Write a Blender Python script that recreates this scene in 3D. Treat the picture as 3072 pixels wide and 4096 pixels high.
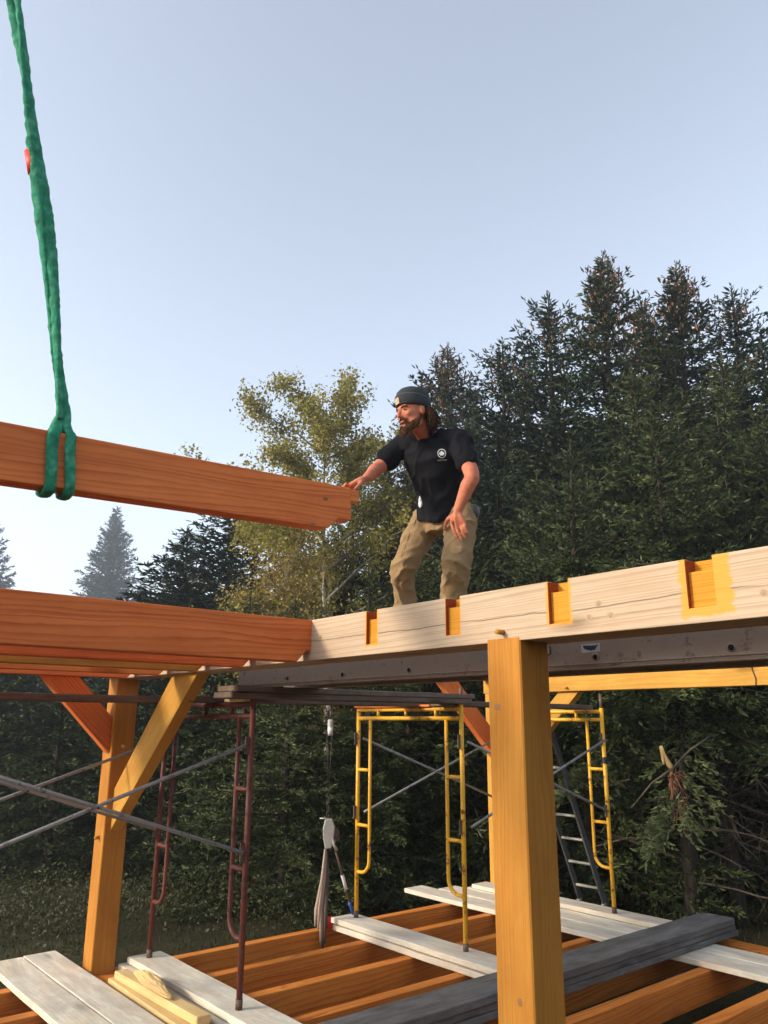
import bpy, bmesh, math, random
import numpy as np
from mathutils import Vector, Matrix, Euler, noise as mnoise

scene = bpy.context.scene
COL = scene.collection
for o in list(bpy.data.objects):
    bpy.data.objects.remove(o)

# ------------------------------------------------------------------ camera
YAW, PITCH, ROLL = math.radians(50.0433), math.radians(15.1228), math.radians(0.3132)
CAMZ = 1.91
cam_d = bpy.data.cameras.new("camera")
cam = bpy.data.objects.new("camera", cam_d)
COL.objects.link(cam)
fwd = Vector((-math.sin(YAW) * math.cos(PITCH), math.cos(YAW) * math.cos(PITCH), math.sin(PITCH)))
rgt = Vector((math.cos(YAW), math.sin(YAW), 0))
upv = rgt.cross(fwd)
rgt = math.cos(ROLL) * rgt + math.sin(ROLL) * upv
upv = rgt.cross(fwd)
cam.matrix_world = Matrix.Translation((0, 0, CAMZ)) @ Matrix((rgt, upv, -fwd)).transposed().to_4x4()
cam_d.sensor_fit = 'VERTICAL'
cam_d.sensor_height = 24.0
cam_d.lens = 24.0 * 3104.08 / 4096.0
cam_d.clip_start = 0.05
cam_d.clip_end = 3000
scene.camera = cam

# ------------------------------------------------------------------ sky, sun, exposure
SUN_FROM = Vector((-0.40, -1.0, 0.45)).normalized()      # towards the sun
sun_el = math.asin(SUN_FROM.z)
sun_az = math.atan2(SUN_FROM.x, SUN_FROM.y)
world = bpy.data.worlds.new("World")
scene.world = world
world.use_nodes = True
wt = world.node_tree
wt.nodes.clear()
sky = wt.nodes.new("ShaderNodeTexSky")
sky.sky_type = 'NISHITA'
sky.sun_disc = False
sky.sun_elevation = sun_el
sky.sun_rotation = sun_az
sky.altitude = 0
sky.air_density = 1.0
sky.dust_density = 1.0
sky.ozone_density = 1.0
bg = wt.nodes.new("ShaderNodeBackground")
bg.inputs[1].default_value = 0.15
wo = wt.nodes.new("ShaderNodeOutputWorld")
hs = wt.nodes.new("ShaderNodeHueSaturation")      # hazy morning sky: paler than clear air
hs.inputs["Saturation"].default_value = 0.52
wt.links.new(sky.outputs[0], hs.inputs["Color"])
wt.links.new(hs.outputs[0], bg.inputs[0])
wt.links.new(bg.outputs[0], wo.inputs[0])

sun_d = bpy.data.lights.new("sun", 'SUN')
sun_d.energy = 2.0
sun_d.angle = math.radians(8)
sun_d.color = (1.0, 0.86, 0.68)
sun = bpy.data.objects.new("sun", sun_d)
COL.objects.link(sun)
sun.rotation_euler = (-SUN_FROM).to_track_quat('-Z', 'Y').to_euler()

vs = scene.view_settings
vs.view_transform = 'Standard'
vs.look = 'None'
vs.exposure = 1.22
vs.gamma = 1.0
vs.use_curve_mapping = False
scene.cycles.max_bounces = 5
scene.cycles.diffuse_bounces = 3
scene.cycles.glossy_bounces = 2
scene.cycles.transmission_bounces = 2
scene.cycles.use_adaptive_sampling = True
scene.cycles.adaptive_threshold = 0.02
scene.cycles.transparent_max_bounces = 4
scene.cycles.volume_bounces = 0
scene.cycles.use_denoising = True

# ------------------------------------------------------------------ node helper
class NT:
    def __init__(self, name):
        self.m = bpy.data.materials.new(name)
        self.m.use_nodes = True
        self.t = self.m.node_tree
        self.t.nodes.clear()
        self.out = self.t.nodes.new("ShaderNodeOutputMaterial")
        self.b = self.t.nodes.new("ShaderNodeBsdfPrincipled")
        self.t.links.new(self.b.outputs[0], self.out.inputs[0])
        self.tc = None

    def n(self, typ):
        return self.t.nodes.new(typ)

    def set(self, sock, v):
        if isinstance(v, bpy.types.NodeSocket):
            self.t.links.new(v, sock)
        elif isinstance(v, (tuple, list)) and len(v) == 3 and sock.type == 'RGBA':
            sock.default_value = (*v, 1)
        else:
            sock.default_value = v

    def coord(self, kind="Object"):
        if self.tc is None:
            self.tc = self.n("ShaderNodeTexCoord")
        return self.tc.outputs[kind]

    def math(self, op, a, b=0.0, c=None, clamp=False):
        nd = self.n("ShaderNodeMath"); nd.operation = op; nd.use_clamp = clamp
        self.set(nd.inputs[0], a); self.set(nd.inputs[1], b)
        if c is not None:
            self.set(nd.inputs[2], c)
        return nd.outputs[0]

    def vmath(self, op, a, b=(0, 0, 0)):
        nd = self.n("ShaderNodeVectorMath"); nd.operation = op
        self.set(nd.inputs[0], a); self.set(nd.inputs[1], b)
        return nd.outputs[1] if op in ('LENGTH', 'DOT_PRODUCT', 'DISTANCE') else nd.outputs[0]

    def sep(self, v):
        nd = self.n("ShaderNodeSeparateXYZ"); self.set(nd.inputs[0], v)
        return nd.outputs

    def comb(self, x, y, z):
        nd = self.n("ShaderNodeCombineXYZ")
        for i, v in enumerate((x, y, z)):
            self.set(nd.inputs[i], v)
        return nd.outputs[0]

    def noise(self, vec, scale, detail=3, rough=0.55, dist=0.0):
        nd = self.n("ShaderNodeTexNoise")
        self.set(nd.inputs["Vector"], vec)
        nd.inputs["Scale"].default_value = scale
        nd.inputs["Detail"].default_value = detail
        nd.inputs["Roughness"].default_value = rough
        nd.inputs["Distortion"].default_value = dist
        return nd.outputs[0]

    def ramp(self, fac, stops, interp='LINEAR'):
        nd = self.n("ShaderNodeValToRGB")
        cr = nd.color_ramp
        cr.interpolation = interp
        while len(cr.elements) < len(stops):
            cr.elements.new(0.5)
        for e, (p, c) in zip(cr.elements, stops):
            e.position = p
            e.color = (*c, 1) if isinstance(c, (tuple, list)) else (c, c, c, 1)
        self.set(nd.inputs[0], fac)
        return nd.outputs[0]

    def mix(self, f, a, b, mode='MIX'):
        nd = self.n("ShaderNodeMix"); nd.data_type = 'RGBA'; nd.blend_type = mode
        self.set(nd.inputs[0], f); self.set(nd.inputs[6], a); self.set(nd.inputs[7], b)
        return nd.outputs[2]

    def rnd(self):
        nd = self.n("ShaderNodeObjectInfo")
        return nd.outputs["Random"]

    def attr(self, name):
        nd = self.n("ShaderNodeAttribute"); nd.attribute_name = name
        return nd.outputs

    def bump(self, h, strength=0.3, dist=0.01):
        nd = self.n("ShaderNodeBump")
        nd.inputs["Strength"].default_value = strength
        nd.inputs["Distance"].default_value = dist
        self.set(nd.inputs["Height"], h)
        self.t.links.new(nd.outputs[0], self.b.inputs["Normal"])

    def fin(self, color, rough=0.6, metal=0.0, spec=0.5):
        self.set(self.b.inputs["Base Color"], color)
        self.set(self.b.inputs["Roughness"], rough)
        self.set(self.b.inputs["Metallic"], metal)
        self.b.inputs["Specular IOR Level"].default_value = spec
        return self.m


def wood(name, light, dark, spacing=0.016, contrast=0.8, rough=0.6, spec=0.3, pith=(0.05, -0.13), tone=0.25,
         crack=False, extra=None, wear=None, spread=0.35, wav=1.0, stain=0.55):
    t = NT(name)
    co = t.coord()
    r = t.rnd()
    off = t.comb(t.math('MULTIPLY', r, 37.0), t.math('MULTIPLY', r, 3.1), t.math('MULTIPLY', r, 5.7))
    cv = t.vmath('ADD', co, off)
    # warp, long in x
    w1 = t.n("ShaderNodeTexNoise")
    t.set(w1.inputs["Vector"], t.vmath('MULTIPLY', cv, (0.6, 4.0, 4.0)))
    w1.inputs["Scale"].default_value = 1.0
    w1.inputs["Detail"].default_value = 2
    warp = t.vmath('MULTIPLY', t.vmath('SUBTRACT', w1.outputs[1], (0.5, 0.5, 0.5)), (0.0, 0.10 * wav, 0.10 * wav))
    w2 = t.n("ShaderNodeTexNoise")
    t.set(w2.inputs["Vector"], t.vmath('MULTIPLY', cv, (2.2, 14.0, 14.0)))
    w2.inputs["Detail"].default_value = 3
    warp2 = t.vmath('MULTIPLY', t.vmath('SUBTRACT', w2.outputs[1], (0.5, 0.5, 0.5)), (0.0, 0.007 * wav, 0.007 * wav))
    p = t.vmath('ADD', t.vmath('ADD', co, warp), warp2)
    sx, sy, sz = t.sep(p)
    # pith position varies with the object and drifts along the length
    dy = t.math('SUBTRACT', sy, t.math('ADD', t.math('MULTIPLY', t.math('SUBTRACT', r, 0.5), spread), pith[0]))
    dz = t.math('SUBTRACT', sz, t.math('ADD', t.math('MULTIPLY', sx, 0.018), pith[1]))
    rad = t.math('SQRT', t.math('ADD', t.math('MULTIPLY', dy, dy), t.math('MULTIPLY', dz, dz)))
    rn = t.n("ShaderNodeTexNoise"); rn.noise_dimensions = '1D'
    t.set(rn.inputs["W"], t.math('MULTIPLY', rad, 0.42 / spacing)); rn.inputs["Scale"].default_value = 1.0; rn.inputs["Detail"].default_value = 2
    uu = t.math('ADD', t.math('DIVIDE', rad, spacing), t.math('MULTIPLY', rn.outputs[0], 2.6))
    fr = t.math('FRACT', uu)
    amp = t.n("ShaderNodeTexNoise"); amp.noise_dimensions = '1D'
    t.set(amp.inputs["W"], t.math('ADD', t.math('FLOOR', uu), t.math('MULTIPLY', sx, 0.6))); amp.inputs["Scale"].default_value = 0.83
    ringamp = t.ramp(amp.outputs[0], [(0.3, 0.25), (0.65, 1.0)])
    ring = t.ramp(fr, [(0.0, 0.25), (0.12, 0.0), (0.45, 0.1), (0.82, 0.75), (0.93, 1.0), (1.0, 0.3)])
    big = t.noise(t.vmath('MULTIPLY', cv, (1.5, 7, 7)), 1.0, 3)
    fine = t.noise(t.vmath('MULTIPLY', cv, (14, 260, 260)), 1.0, 2)
    fac = t.math('MULTIPLY', t.math('MULTIPLY', ring, ringamp), t.math('MULTIPLY', t.math('ADD', big, 0.45), contrast), clamp=True)
    col = t.mix(fac, light, dark)
    tone_c = t.math('MULTIPLY_ADD', t.math('SUBTRACT', big, 0.5), tone * 2, 1.0)
    tone_c = t.math('MULTIPLY', tone_c, t.math('MULTIPLY_ADD', fine, 0.22, 0.89))
    tone_c = t.math('MULTIPLY', tone_c, t.math('MULTIPLY_ADD', r, 0.16, 0.92))
    col = t.mix(1.0, col, t.comb(tone_c, tone_c, tone_c), 'MULTIPLY')
    blot = t.noise(t.vmath('MULTIPLY', cv, (2.2, 6, 6)), 1.0, 5, 0.65)
    bf = t.math('MULTIPLY', t.ramp(blot, [(0.40, 0.0), (0.68, 1.0)]), stain)
    col = t.mix(bf, col, t.mix(1.0, col, (0.80, 0.62, 0.48), 'MULTIPLY'))
    col = t.mix(t.math('MULTIPLY', r, stain * 0.6), col, t.mix(1.0, col, (0.92, 1.10, 1.15), 'MULTIPLY'))
    # knots
    kn = t.n("ShaderNodeTexVoronoi")
    kn.feature = 'F1'
    t.set(kn.inputs["Vector"], t.vmath('MULTIPLY', t.vmath('ADD', cv, warp), (1.15, 3.6, 3.6)))
    kn.inputs["Scale"].default_value = 1.0
    kd = kn.outputs["Distance"]
    kf = t.ramp(kd, [(0.0, 1.0), (0.07, 0.85), (0.10, 0.45), (0.17, 0.0)])
    col = t.mix(t.math('MULTIPLY', kf, 0.75), col, tuple(c * 0.55 for c in dark))
    if crack:
        cn = t.noise(t.vmath('MULTIPLY', co, (1.6, 1, 1)), 1.0, 4, 0.6)
        cz = t.math('ADD', sz, t.math('MULTIPLY', t.math('SUBTRACT', cn, 0.5), 0.05))
        ca = t.math('ABSOLUTE', t.math('SUBTRACT', cz, crack))
        gate = t.ramp(t.noise(t.vmath('MULTIPLY', co, (1.3, 0, 0)), 1.0, 1), [(0.36, 0.0), (0.44, 1.0)])
        cf = t.math('MULTIPLY', t.ramp(ca, [(0.0, 1.0), (0.0022, 0.8), (0.004, 0.0)]), gate)
        col = t.mix(t.math('MULTIPLY', cf, 0.8), col, (0.05, 0.03, 0.02))
    if extra:
        col = extra(t, co, col)
    if wear:
        wn = t.noise(t.vmath('MULTIPLY', cv, (3.0, 9, 9)), 1.0, 5, 0.7)
        wf = t.ramp(wn, [(0.42, 0.0), (0.62, 1.0)])
        col = t.mix(t.math('MULTIPLY', wf, wear[1]), col, wear[0])
    t.bump(t.math('ADD', t.math('MULTIPLY', fac, -0.2), t.math('MULTIPLY', fine, 0.6)), 0.2, 0.003)
    return t.fin(col, min(0.9, rough + 0.15), 0, spec * 0.35)


# beam-local stain patches (oil brushed in and around the joist pockets)
POCKETS = [(-3.243, 0.084), (-2.640, 0.0905), (-2.029, 0.1003), (-1.410, 0.1003), (-0.80, 0.1003)]
BEAM_X0, BEAM_X1 = -6.60, 0.9
BEAM_CX = (BEAM_X0 + BEAM_X1) / 2
BZ0, BZ1 = 2.25, 2.4825
BEAM_CZ = (BZ0 + BZ1) / 2


def beam_stain(t, co, col):
    sx, sy, sz = t.sep(co)
    n = t.noise(t.vmath('MULTIPLY', co, (0.6, 1, 1.5)), 26.0, 6, 0.72)
    nn = t.math('MULTIPLY', t.math('SUBTRACT', n, 0.5), 0.09)
    total = None
    for (x0, w), mg in zip(POCKETS, (0.012, 0.004, 0.012, 0.045, 0.03)):
        cx = x0 + w / 2 + (0.018 if mg > 0.04 else 0) - BEAM_CX
        dx = t.math('SUBTRACT', t.math('ABSOLUTE', t.math('SUBTRACT', sx, cx)), w / 2 + mg)
        dz = t.math('SUBTRACT', (2.304 - mg * 0.7) - BEAM_CZ, sz)
        d = t.math('MAXIMUM', dx, dz)
        d = t.math('ADD', d, t.math('MULTIPLY', nn, min(1.0, mg / 0.03)))
        f = t.ramp(t.math('MULTIPLY_ADD', d, 40.0, 0.5), [(0.30, 1.0), (0.5, 0.55), (0.78, 0.0)])
        total = f if total is None else t.math('MAXIMUM', total, f)
    return t.mix(total, col, t.mix(0.82, col, (0.66, 0.30, 0.022)))


M = {}
M['raw_fir'] = wood("raw_fir", (0.51, 0.38, 0.265), (0.31, 0.21, 0.13), 0.0155, 0.85, 0.62, 0.25, pith=(0.12, -0.45),
                    tone=0.10, crack=-0.012, extra=beam_stain, spread=0.0, wav=0.45, stain=0.25)
M['oiled_post'] = wood("oiled_post", (0.46, 0.200, 0.034), (0.33, 0.112, 0.018), 0.013, 0.7, 0.5, 0.3, pith=(0.2, 0.06), tone=0.22)
M['oiled_joist'] = wood("oiled_joist", (0.76, 0.22, 0.062), (0.47, 0.095, 0.024), 0.024, 0.95, 0.5, 0.3, pith=(0.02, -0.20), tone=0.2, wav=1.5)
M['oiled_floor'] = wood("oiled_floor", (0.62, 0.215, 0.038), (0.35, 0.075, 0.013), 0.024, 0.95, 0.5, 0.3, pith=(0.02, -0.20), tone=0.25, wav=1.5)
M['oiled_yellow'] = wood("oiled_yellow", (0.50, 0.26, 0.048), (0.37, 0.15, 0.025), 0.016, 0.7, 0.5, 0.3, pith=(0.1, -0.16), tone=0.2)
M['oil_pocket'] = wood("oil_pocket", (0.62, 0.27, 0.028), (0.42, 0.14, 0.012), 0.0155, 0.8, 0.5, 0.3, pith=(0.12, -0.45), tone=0.15, spread=0.0, wav=0.3)
M['oil_endgrain'] = wood("oil_endgrain", (0.30, 0.062, 0.014), (0.20, 0.034, 0.008), 0.0155, 0.6, 0.6, 0.2, pith=(0.12, -0.45), tone=0.15, spread=0.0, wav=0.3)
M['grey_plank'] = wood("grey_plank", (0.70, 0.63, 0.51), (0.45, 0.40, 0.32), 0.02, 0.5, 0.85, 0.15, pith=(0.0, -0.12), tone=0.3,
                       wear=((0.40, 0.365, 0.31), 0.5))
M['dark_timber'] = wood("dark_timber", (0.155, 0.148, 0.142), (0.085, 0.075, 0.07), 0.014, 0.7, 0.85, 0.2, pith=(0.0, -0.12), tone=0.4,
                        wear=((0.055, 0.045, 0.04), 0.5))
M['brown_plank'] = wood("brown_plank", (0.20, 0.155, 0.125), (0.10, 0.07, 0.055), 0.014, 0.8, 0.85, 0.2, pith=(0.0, -0.12), tone=0.4,
                        wear=((0.07, 0.05, 0.04), 0.5))
M['pale_offcut'] = wood("pale_offcut", (0.66, 0.47, 0.22), (0.48, 0.30, 0.11), 0.013, 0.6, 0.6, 0.25, pith=(0.1, -0.1), tone=0.2)


def paint(name, base, rust, amount=0.5, rough=0.45):
    t = NT(name)
    co = t.vmath('ADD', t.coord(), t.comb(t.math('MULTIPLY', t.rnd(), 11.0), 0, 0))
    n1 = t.noise(co, 9.0, 6, 0.72)
    n2 = t.noise(co, 60.0, 3, 0.6)
    f = t.ramp(t.math('ADD', n1, t.math('MULTIPLY', t.math('SUBTRACT', n2, 0.5), 0.35)),
               [(0.63 - amount * 0.16, 0.0), (0.70 - amount * 0.10, 1.0)])
    tone = t.math('MULTIPLY_ADD', n1, 0.5, 0.75)
    c = t.mix(1.0, base, t.comb(tone, tone, tone), 'MULTIPLY')
    c = t.mix(f, c, rust)
    t.bump(f, 0.3, 0.002)
    return t.fin(c, t.math('MULTIPLY_ADD', f, 0.35, rough), 0, 0.4)


M['yellow_paint'] = paint("yellow_paint", (0.74, 0.38, 0.018), (0.16, 0.05, 0.018), 0.55)
M['red_paint'] = paint("red_paint", (0.125, 0.028, 0.020), (0.07, 0.025, 0.016), 0.7, 0.55)
M['rust_steel'] = paint("rust_steel", (0.12, 0.075, 0.055), (0.085, 0.035, 0.02), 0.8, 0.6)
M['galv'] = paint("galv_steel", (0.30, 0.30, 0.30), (0.17, 0.16, 0.15), 0.6, 0.5)
M['galv'].node_tree.nodes["Principled BSDF"].inputs["Metallic"].default_value = 0.45
M['alu'] = paint("aluminium", (0.36, 0.275, 0.225), (0.23, 0.165, 0.13), 0.4, 0.6)
M['alu'].node_tree.nodes["Principled BSDF"].inputs["Metallic"].default_value = 0.2


def plain(name, c, rough=0.6, metal=0.0, var=0.2, scale=20.0, spec=0.4):
    t = NT(name)
    n = t.noise(t.coord(), scale, 4, 0.6)
    k = t.math('MULTIPLY_ADD', n, var * 2, 1.0 - var)
    return t.fin(t.mix(1.0, c, t.comb(k, k, k), 'MULTIPLY'), rough, metal, spec)


M['dark_steel'] = plain("dark_steel", (0.07, 0.065, 0.06), 0.5, 0.6)
M['cast_alu'] = plain("cast_alu", (0.40, 0.385, 0.36), 0.5, 0.4)
M['ladder_grey'] = plain("ladder_grey", (0.15, 0.145, 0.14), 0.5, 0.5)
M['rung_pale'] = plain("rung_pale", (0.62, 0.57, 0.46), 0.5, 0.2)
M['strap'] = plain("strap_webbing", (0.40, 0.31, 0.24), 0.85, 0, 0.3, 60)
M['strap_dark'] = plain("strap_webbing_dark", (0.13, 0.09, 0.075), 0.85, 0, 0.3, 60)
M['red_flag'] = plain("red_tape", (0.75, 0.02, 0.012), 0.5)
M['blue_grip'] = plain("blue_grip", (0.02, 0.06, 0.25), 0.45)
M['white_grip'] = plain("white_sleeve", (0.72, 0.72, 0.70), 0.5)
M['hole'] = plain("hole_dark", (0.015, 0.013, 0.012), 0.9)
M['sticker'] = plain("sticker_white", (0.55, 0.52, 0.47), 0.6)
M['sticker_blue'] = plain("sticker_blue", (0.012, 0.03, 0.11), 0.5)
M['black_tape'] = plain("black_tape", (0.012, 0.012, 0.012), 0.6)
t = NT("wood_knot")
kc = t.coord(); kr = t.vmath('LENGTH', kc)
M['knot'] = t.fin(t.ramp(t.math('ADD', t.math('MULTIPLY', kr, 22.0), t.math('MULTIPLY', t.noise(kc, 90, 3), 0.35)), [(0.12, (0.16, 0.075, 0.03)), (0.3, (0.30, 0.15, 0.06)), (0.45, (0.24, 0.115, 0.045)), (0.62, (0.33, 0.17, 0.07))]), 0.7, 0, 0.1)
t = NT("pale_wood_knot")
kc = t.coord(); kr = t.vmath('LENGTH', kc)
M['knot_pale'] = t.fin(t.ramp(t.math('ADD', t.math('MULTIPLY', kr, 30.0), t.math('MULTIPLY', t.noise(kc, 120, 3), 0.4)), [(0.15, (0.27, 0.17, 0.10)), (0.3, (0.40, 0.28, 0.175)), (0.42, (0.31, 0.205, 0.125)), (0.55, (0.44, 0.32, 0.215))]), 0.75, 0, 0.1)
M['grey_tape'] = plain("grey_label", (0.30, 0.27, 0.25), 0.7)

# ------------------------------------------------------------------ object helpers
WM = {}


def link(o, mat_world=None, parent=None):
    COL.objects.link(o)
    mw = mat_world if mat_world is not None else Matrix.Identity(4)
    WM[o.name] = mw.copy()
    if parent is not None:
        o.parent = parent
        o.matrix_basis = WM[parent.name].inverted() @ mw
    else:
        o.matrix_basis = mw
    return o


def tag(o, label=None, cat=None, group=None, kind=None):
    if label: o['label'] = label
    if cat: o['category'] = cat
    if group: o['group'] = group
    if kind: o['kind'] = kind
    return o


def root(name, loc, label, cat, group=None, rot=None):
    o = bpy.data.objects.new(name, None)
    o.empty_display_size = 0.1
    mw = Matrix.Translation(loc)
    if rot is not None:
        mw = mw @ rot.to_4x4()
    link(o, mw)
    return tag(o, label, cat, group)


def mk(name, verts, faces, mat, parent=None, mw=None, smooth=False, mats=None, fmat=None):
    me = bpy.data.meshes.new(name)
    me.from_pydata([tuple(v) for v in verts], [], [tuple(f) for f in faces])
    for mm in (mats or [mat]):
        me.materials.append(mm)
    if fmat is not None:
        me.polygons.foreach_set("material_index", fmat)
    if smooth:
        me.polygons.foreach_set("use_smooth", [True] * len(me.polygons))
    me.update()
    return link(bpy.data.objects.new(name, me), mw, parent)


def from_bm(name, bm, mat, parent=None, mw=None, smooth=False):
    me = bpy.data.meshes.new(name)
    bm.normal_update()
    bm.to_mesh(me); bm.free()
    me.materials.append(mat)
    if smooth:
        me.polygons.foreach_set("use_smooth", [True] * len(me.polygons))
    return link(bpy.data.objects.new(name, me), mw, parent)


def box_bm(l, w, h, bev=0.004, rough=0.0, seed=0, cuts=0):
    bm = bmesh.new()
    bmesh.ops.create_cube(bm, size=1.0)
    bmesh.ops.scale(bm, vec=(l, w, h), verts=bm.verts)
    if bev:
        bmesh.ops.bevel(bm, geom=bm.edges[:], offset=bev, segments=1, profile=0.5, affect='EDGES')
    if cuts:
        ed = [e for e in bm.edges if abs((e.verts[0].co - e.verts[1].co).x) > 0.8 * l]
        bmesh.ops.subdivide_edges(bm, edges=ed, cuts=cuts, use_grid_fill=True)
        for v in bm.verts:
            p = v.co
            n = mnoise.noise_vector(Vector((p.x * 2.3 + seed * 7.3, seed * 3.1, 0.5 + seed)))
            n2 = mnoise.noise_vector(Vector((p.x * 7 + seed * 7.3, p.y * 14, p.z * 14 + seed)))
            v.co += Vector((0, n.y, n.z)) * rough + Vector((0, n2.y, n2.z)) * rough * 0.35
    return bm


def frame_matrix(p0, p1, ref=Vector((0, 0, 1)), center=True):
    p0, p1 = Vector(p0), Vector(p1)
    d = (p1 - p0).normalized()
    ref = Vector(ref)
    side = ref.cross(d)
    if side.length < 1e-4:
        side = Vector((0, 1, 0)).cross(d)
    side.normalize()
    u = d.cross(side)
    m = Matrix((d, side, u)).transposed().to_4x4()
    m.translation = (p0 + p1) / 2 if center else p0
    return m


def timber(name, p0, p1, w, h, mat, parent=None, bev=0.004, ref=(0, 0, 1), rough=0.0, cuts=0, seed=None):
    l = (Vector(p1) - Vector(p0)).length
    sd = seed if seed is not None else (hash((round(p0[0], 2), round(p0[1], 2), round(p0[2], 2))) % 97)
    return from_bm(name, box_bm(l, w, h, bev, rough, sd, cuts), mat, parent, frame_matrix(p0, p1, ref))


def tube_geo(pts, r, seg=10, cap=True, squash=None, ref=None):
    pts = [Vector(p) for p in pts]
    n = len(pts)
    rr = r if isinstance(r, (list, tuple)) else [r] * n
    V, F = [], []
    prev = None
    for i, p in enumerate(pts):
        t = (pts[min(i + 1, n - 1)] - pts[max(i - 1, 0)]).normalized()
        if prev is None:
            a = Vector(ref) if ref is not None else (Vector((0, 0, 1)) if abs(t.z) < 0.9 else Vector((1, 0, 0)))
            u = (a - t * a.dot(t)).normalized()
        else:
            u = (prev - t * prev.dot(t)).normalized()
        prev = u
        v = t.cross(u)
        for k in range(seg):
            a = 2 * math.pi * k / seg
            s = squash if squash else 1.0
            V.append(p + (u * math.cos(a) + v * math.sin(a) * s) * rr[i])
    for i in range(n - 1):
        for k in range(seg):
            k2 = (k + 1) % seg
            F.append((i * seg + k, i * seg + k2, (i + 1) * seg + k2, (i + 1) * seg + k))
    if cap:
        F.append(tuple(range(seg - 1, -1, -1)))
        F.append(tuple((n - 1) * seg + k for k in range(seg)))
    return V, F


def tube(name, pts, r, mat, parent=None, seg=10, squash=None, ref=None):
    V, F = tube_geo(pts, r, seg, True, squash, ref)
    c = sum(V, Vector()) / len(V)
    return mk(name, [v - c for v in V], F, mat, parent, Matrix.Translation(c), smooth=True)


def prism(name, prof, w, mat, parent, mw, bev=0.004):
    """profile in local x,z extruded symmetrically along local y"""
    bm = bmesh.new()
    a = [bm.verts.new((x, -w / 2, z)) for x, z in prof]
    b = [bm.verts.new((x, w / 2, z)) for x, z in prof]
    n = len(prof)
    bm.faces.new(a); bm.faces.new(b[::-1])
    for i in range(n):
        j = (i + 1) % n
        bm.faces.new((a[j], a[i], b[i], b[j]))
    bmesh.ops.recalc_face_normals(bm, faces=bm.faces)
    if bev:
        bmesh.ops.bevel(bm, geom=bm.edges[:], offset=bev, segments=1, profile=0.5, affect='EDGES')
    return from_bm(name, bm, mat, parent, mw)

# ================================================================== timber frame
frame = root("timber_frame", (-2.29, 2.7, 0.0), "pegged timber frame of posts, braces and a pale notched beam carrying the ceiling joists", "timber frame")


def cell_beam():
    xs = [BEAM_X0]
    cells = {}
    allp = [(-4.36 - 0.1003 - 1e-3 + 0.0, 0)]
    for x0, w in POCKETS:
        xs += [x0, x0 + w]
    xs.append(BEAM_X1)
    ys = [2.6, 2.622, 2.672, 2.85]
    zs = [BZ0, 2.304, 2.437, BZ1]

    def filled(i, j, k):
        if not (0 <= i < len(xs) - 1 and 0 <= j < 3 and 0 <= k < 3):
            return False
        if i % 2 == 1:
            if j == 0 and k >= 1: return False
            if j == 1 and k == 2: return False
        return True
    vid = {}
    V, F, FM = [], [], []

    def vert(i, j, k):
        if (i, j, k) not in vid:
            vid[(i, j, k)] = len(V)
            V.append((xs[i] - BEAM_CX, ys[j] - 2.725, zs[k] - BEAM_CZ))
        return vid[(i, j, k)]
    for i in range(len(xs) - 1):
        for j in range(3):
            for k in range(3):
                if not filled(i, j, k): continue
                inner = False
                for d, q in (((-1, 0, 0), [(0, 0, 0), (0, 0, 1), (0, 1, 1), (0, 1, 0)]), ((1, 0, 0), [(1, 0, 0), (1, 1, 0), (1, 1, 1), (1, 0, 1)]),
                             ((0, -1, 0), [(0, 0, 0), (1, 0, 0), (1, 0, 1), (0, 0, 1)]), ((0, 1, 0), [(0, 1, 0), (0, 1, 1), (1, 1, 1), (1, 1, 0)]),
                             ((0, 0, -1), [(0, 0, 0), (0, 1, 0), (1, 1, 0), (1, 0, 0)]), ((0, 0, 1), [(0, 0, 1), (1, 0, 1), (1, 1, 1), (0, 1, 1)])):
                    ni, nj, nk = i + d[0], j + d[1], k + d[2]
                    if filled(ni, nj, nk): continue
                    F.append([vert(i + a, j + b, k + c) for a, b, c in q])
                    pocket = 0
                    if d[0] != 0 and 0 <= ni < len(xs) - 1: pocket = 2
                    if d == (0, -1, 0) and j > 0: pocket = 1
                    if d == (0, 0, 1) and k < 2: pocket = 1
                    FM.append(pocket)
    return V, F, FM


V, F, FM = cell_beam()
beam = mk("top_beam", V, F, None, frame, Matrix.Translation((BEAM_CX, 2.725, BEAM_CZ)), mats=[M['raw_fir'], M['oil_pocket'], M['oil_endgrain']], fmat=FM)
tag(beam, label="pale unfinished fir beam with a row of notched joist pockets")
bv = beam.modifiers.new("edge", 'BEVEL'); bv.width = 0.0025; bv.segments = 1; bv.limit_method = 'ANGLE'; bv.angle_limit = math.radians(40)

near_post = timber("post", (-2.287, 2.6925, -0.02), (-2.287, 2.6925, 2.268), 0.191, 0.191, M['oiled_post'], frame, 0.006, ref=(0, 1, 0))
tag(near_post, label="big square near post under the pale beam")
left_post = timber("post", (-6.7045, 2.695, -0.02), (-6.7045, 2.695, 2.55), 0.191, 0.19, M['oiled_post'], frame, 0.006, ref=(0, 1, 0))
far_post = timber("post", (-6.7045, 7.45, -0.02), (-6.7045, 7.45, 2.262), 0.191, 0.19, M['oiled_yellow'], frame, 0.006, ref=(0, 1, 0))
tag(left_post, label="slim corner post beside the red scaffold, a brace on each side")
tag(far_post, label="far post mostly hidden behind the near post")
far_beam = timber("far_beam", (-6.82, 7.45, 2.3675), (0.6, 7.45, 2.3675), 0.20, 0.23, M['oiled_yellow'], frame, 0.005)
tag(far_beam, label="golden beam on the far side of the frame")
timber("tie_beam", (-6.705, 2.80, 2.50), (-6.705, 7.6, 2.50), 0.19, 0.18, M['oiled_joist'], frame)
timber("tie_beam", (-6.705, -1.6, 2.38), (-6.705, 2.595, 2.38), 0.19, 0.22, M['oiled_joist'], frame)


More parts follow.
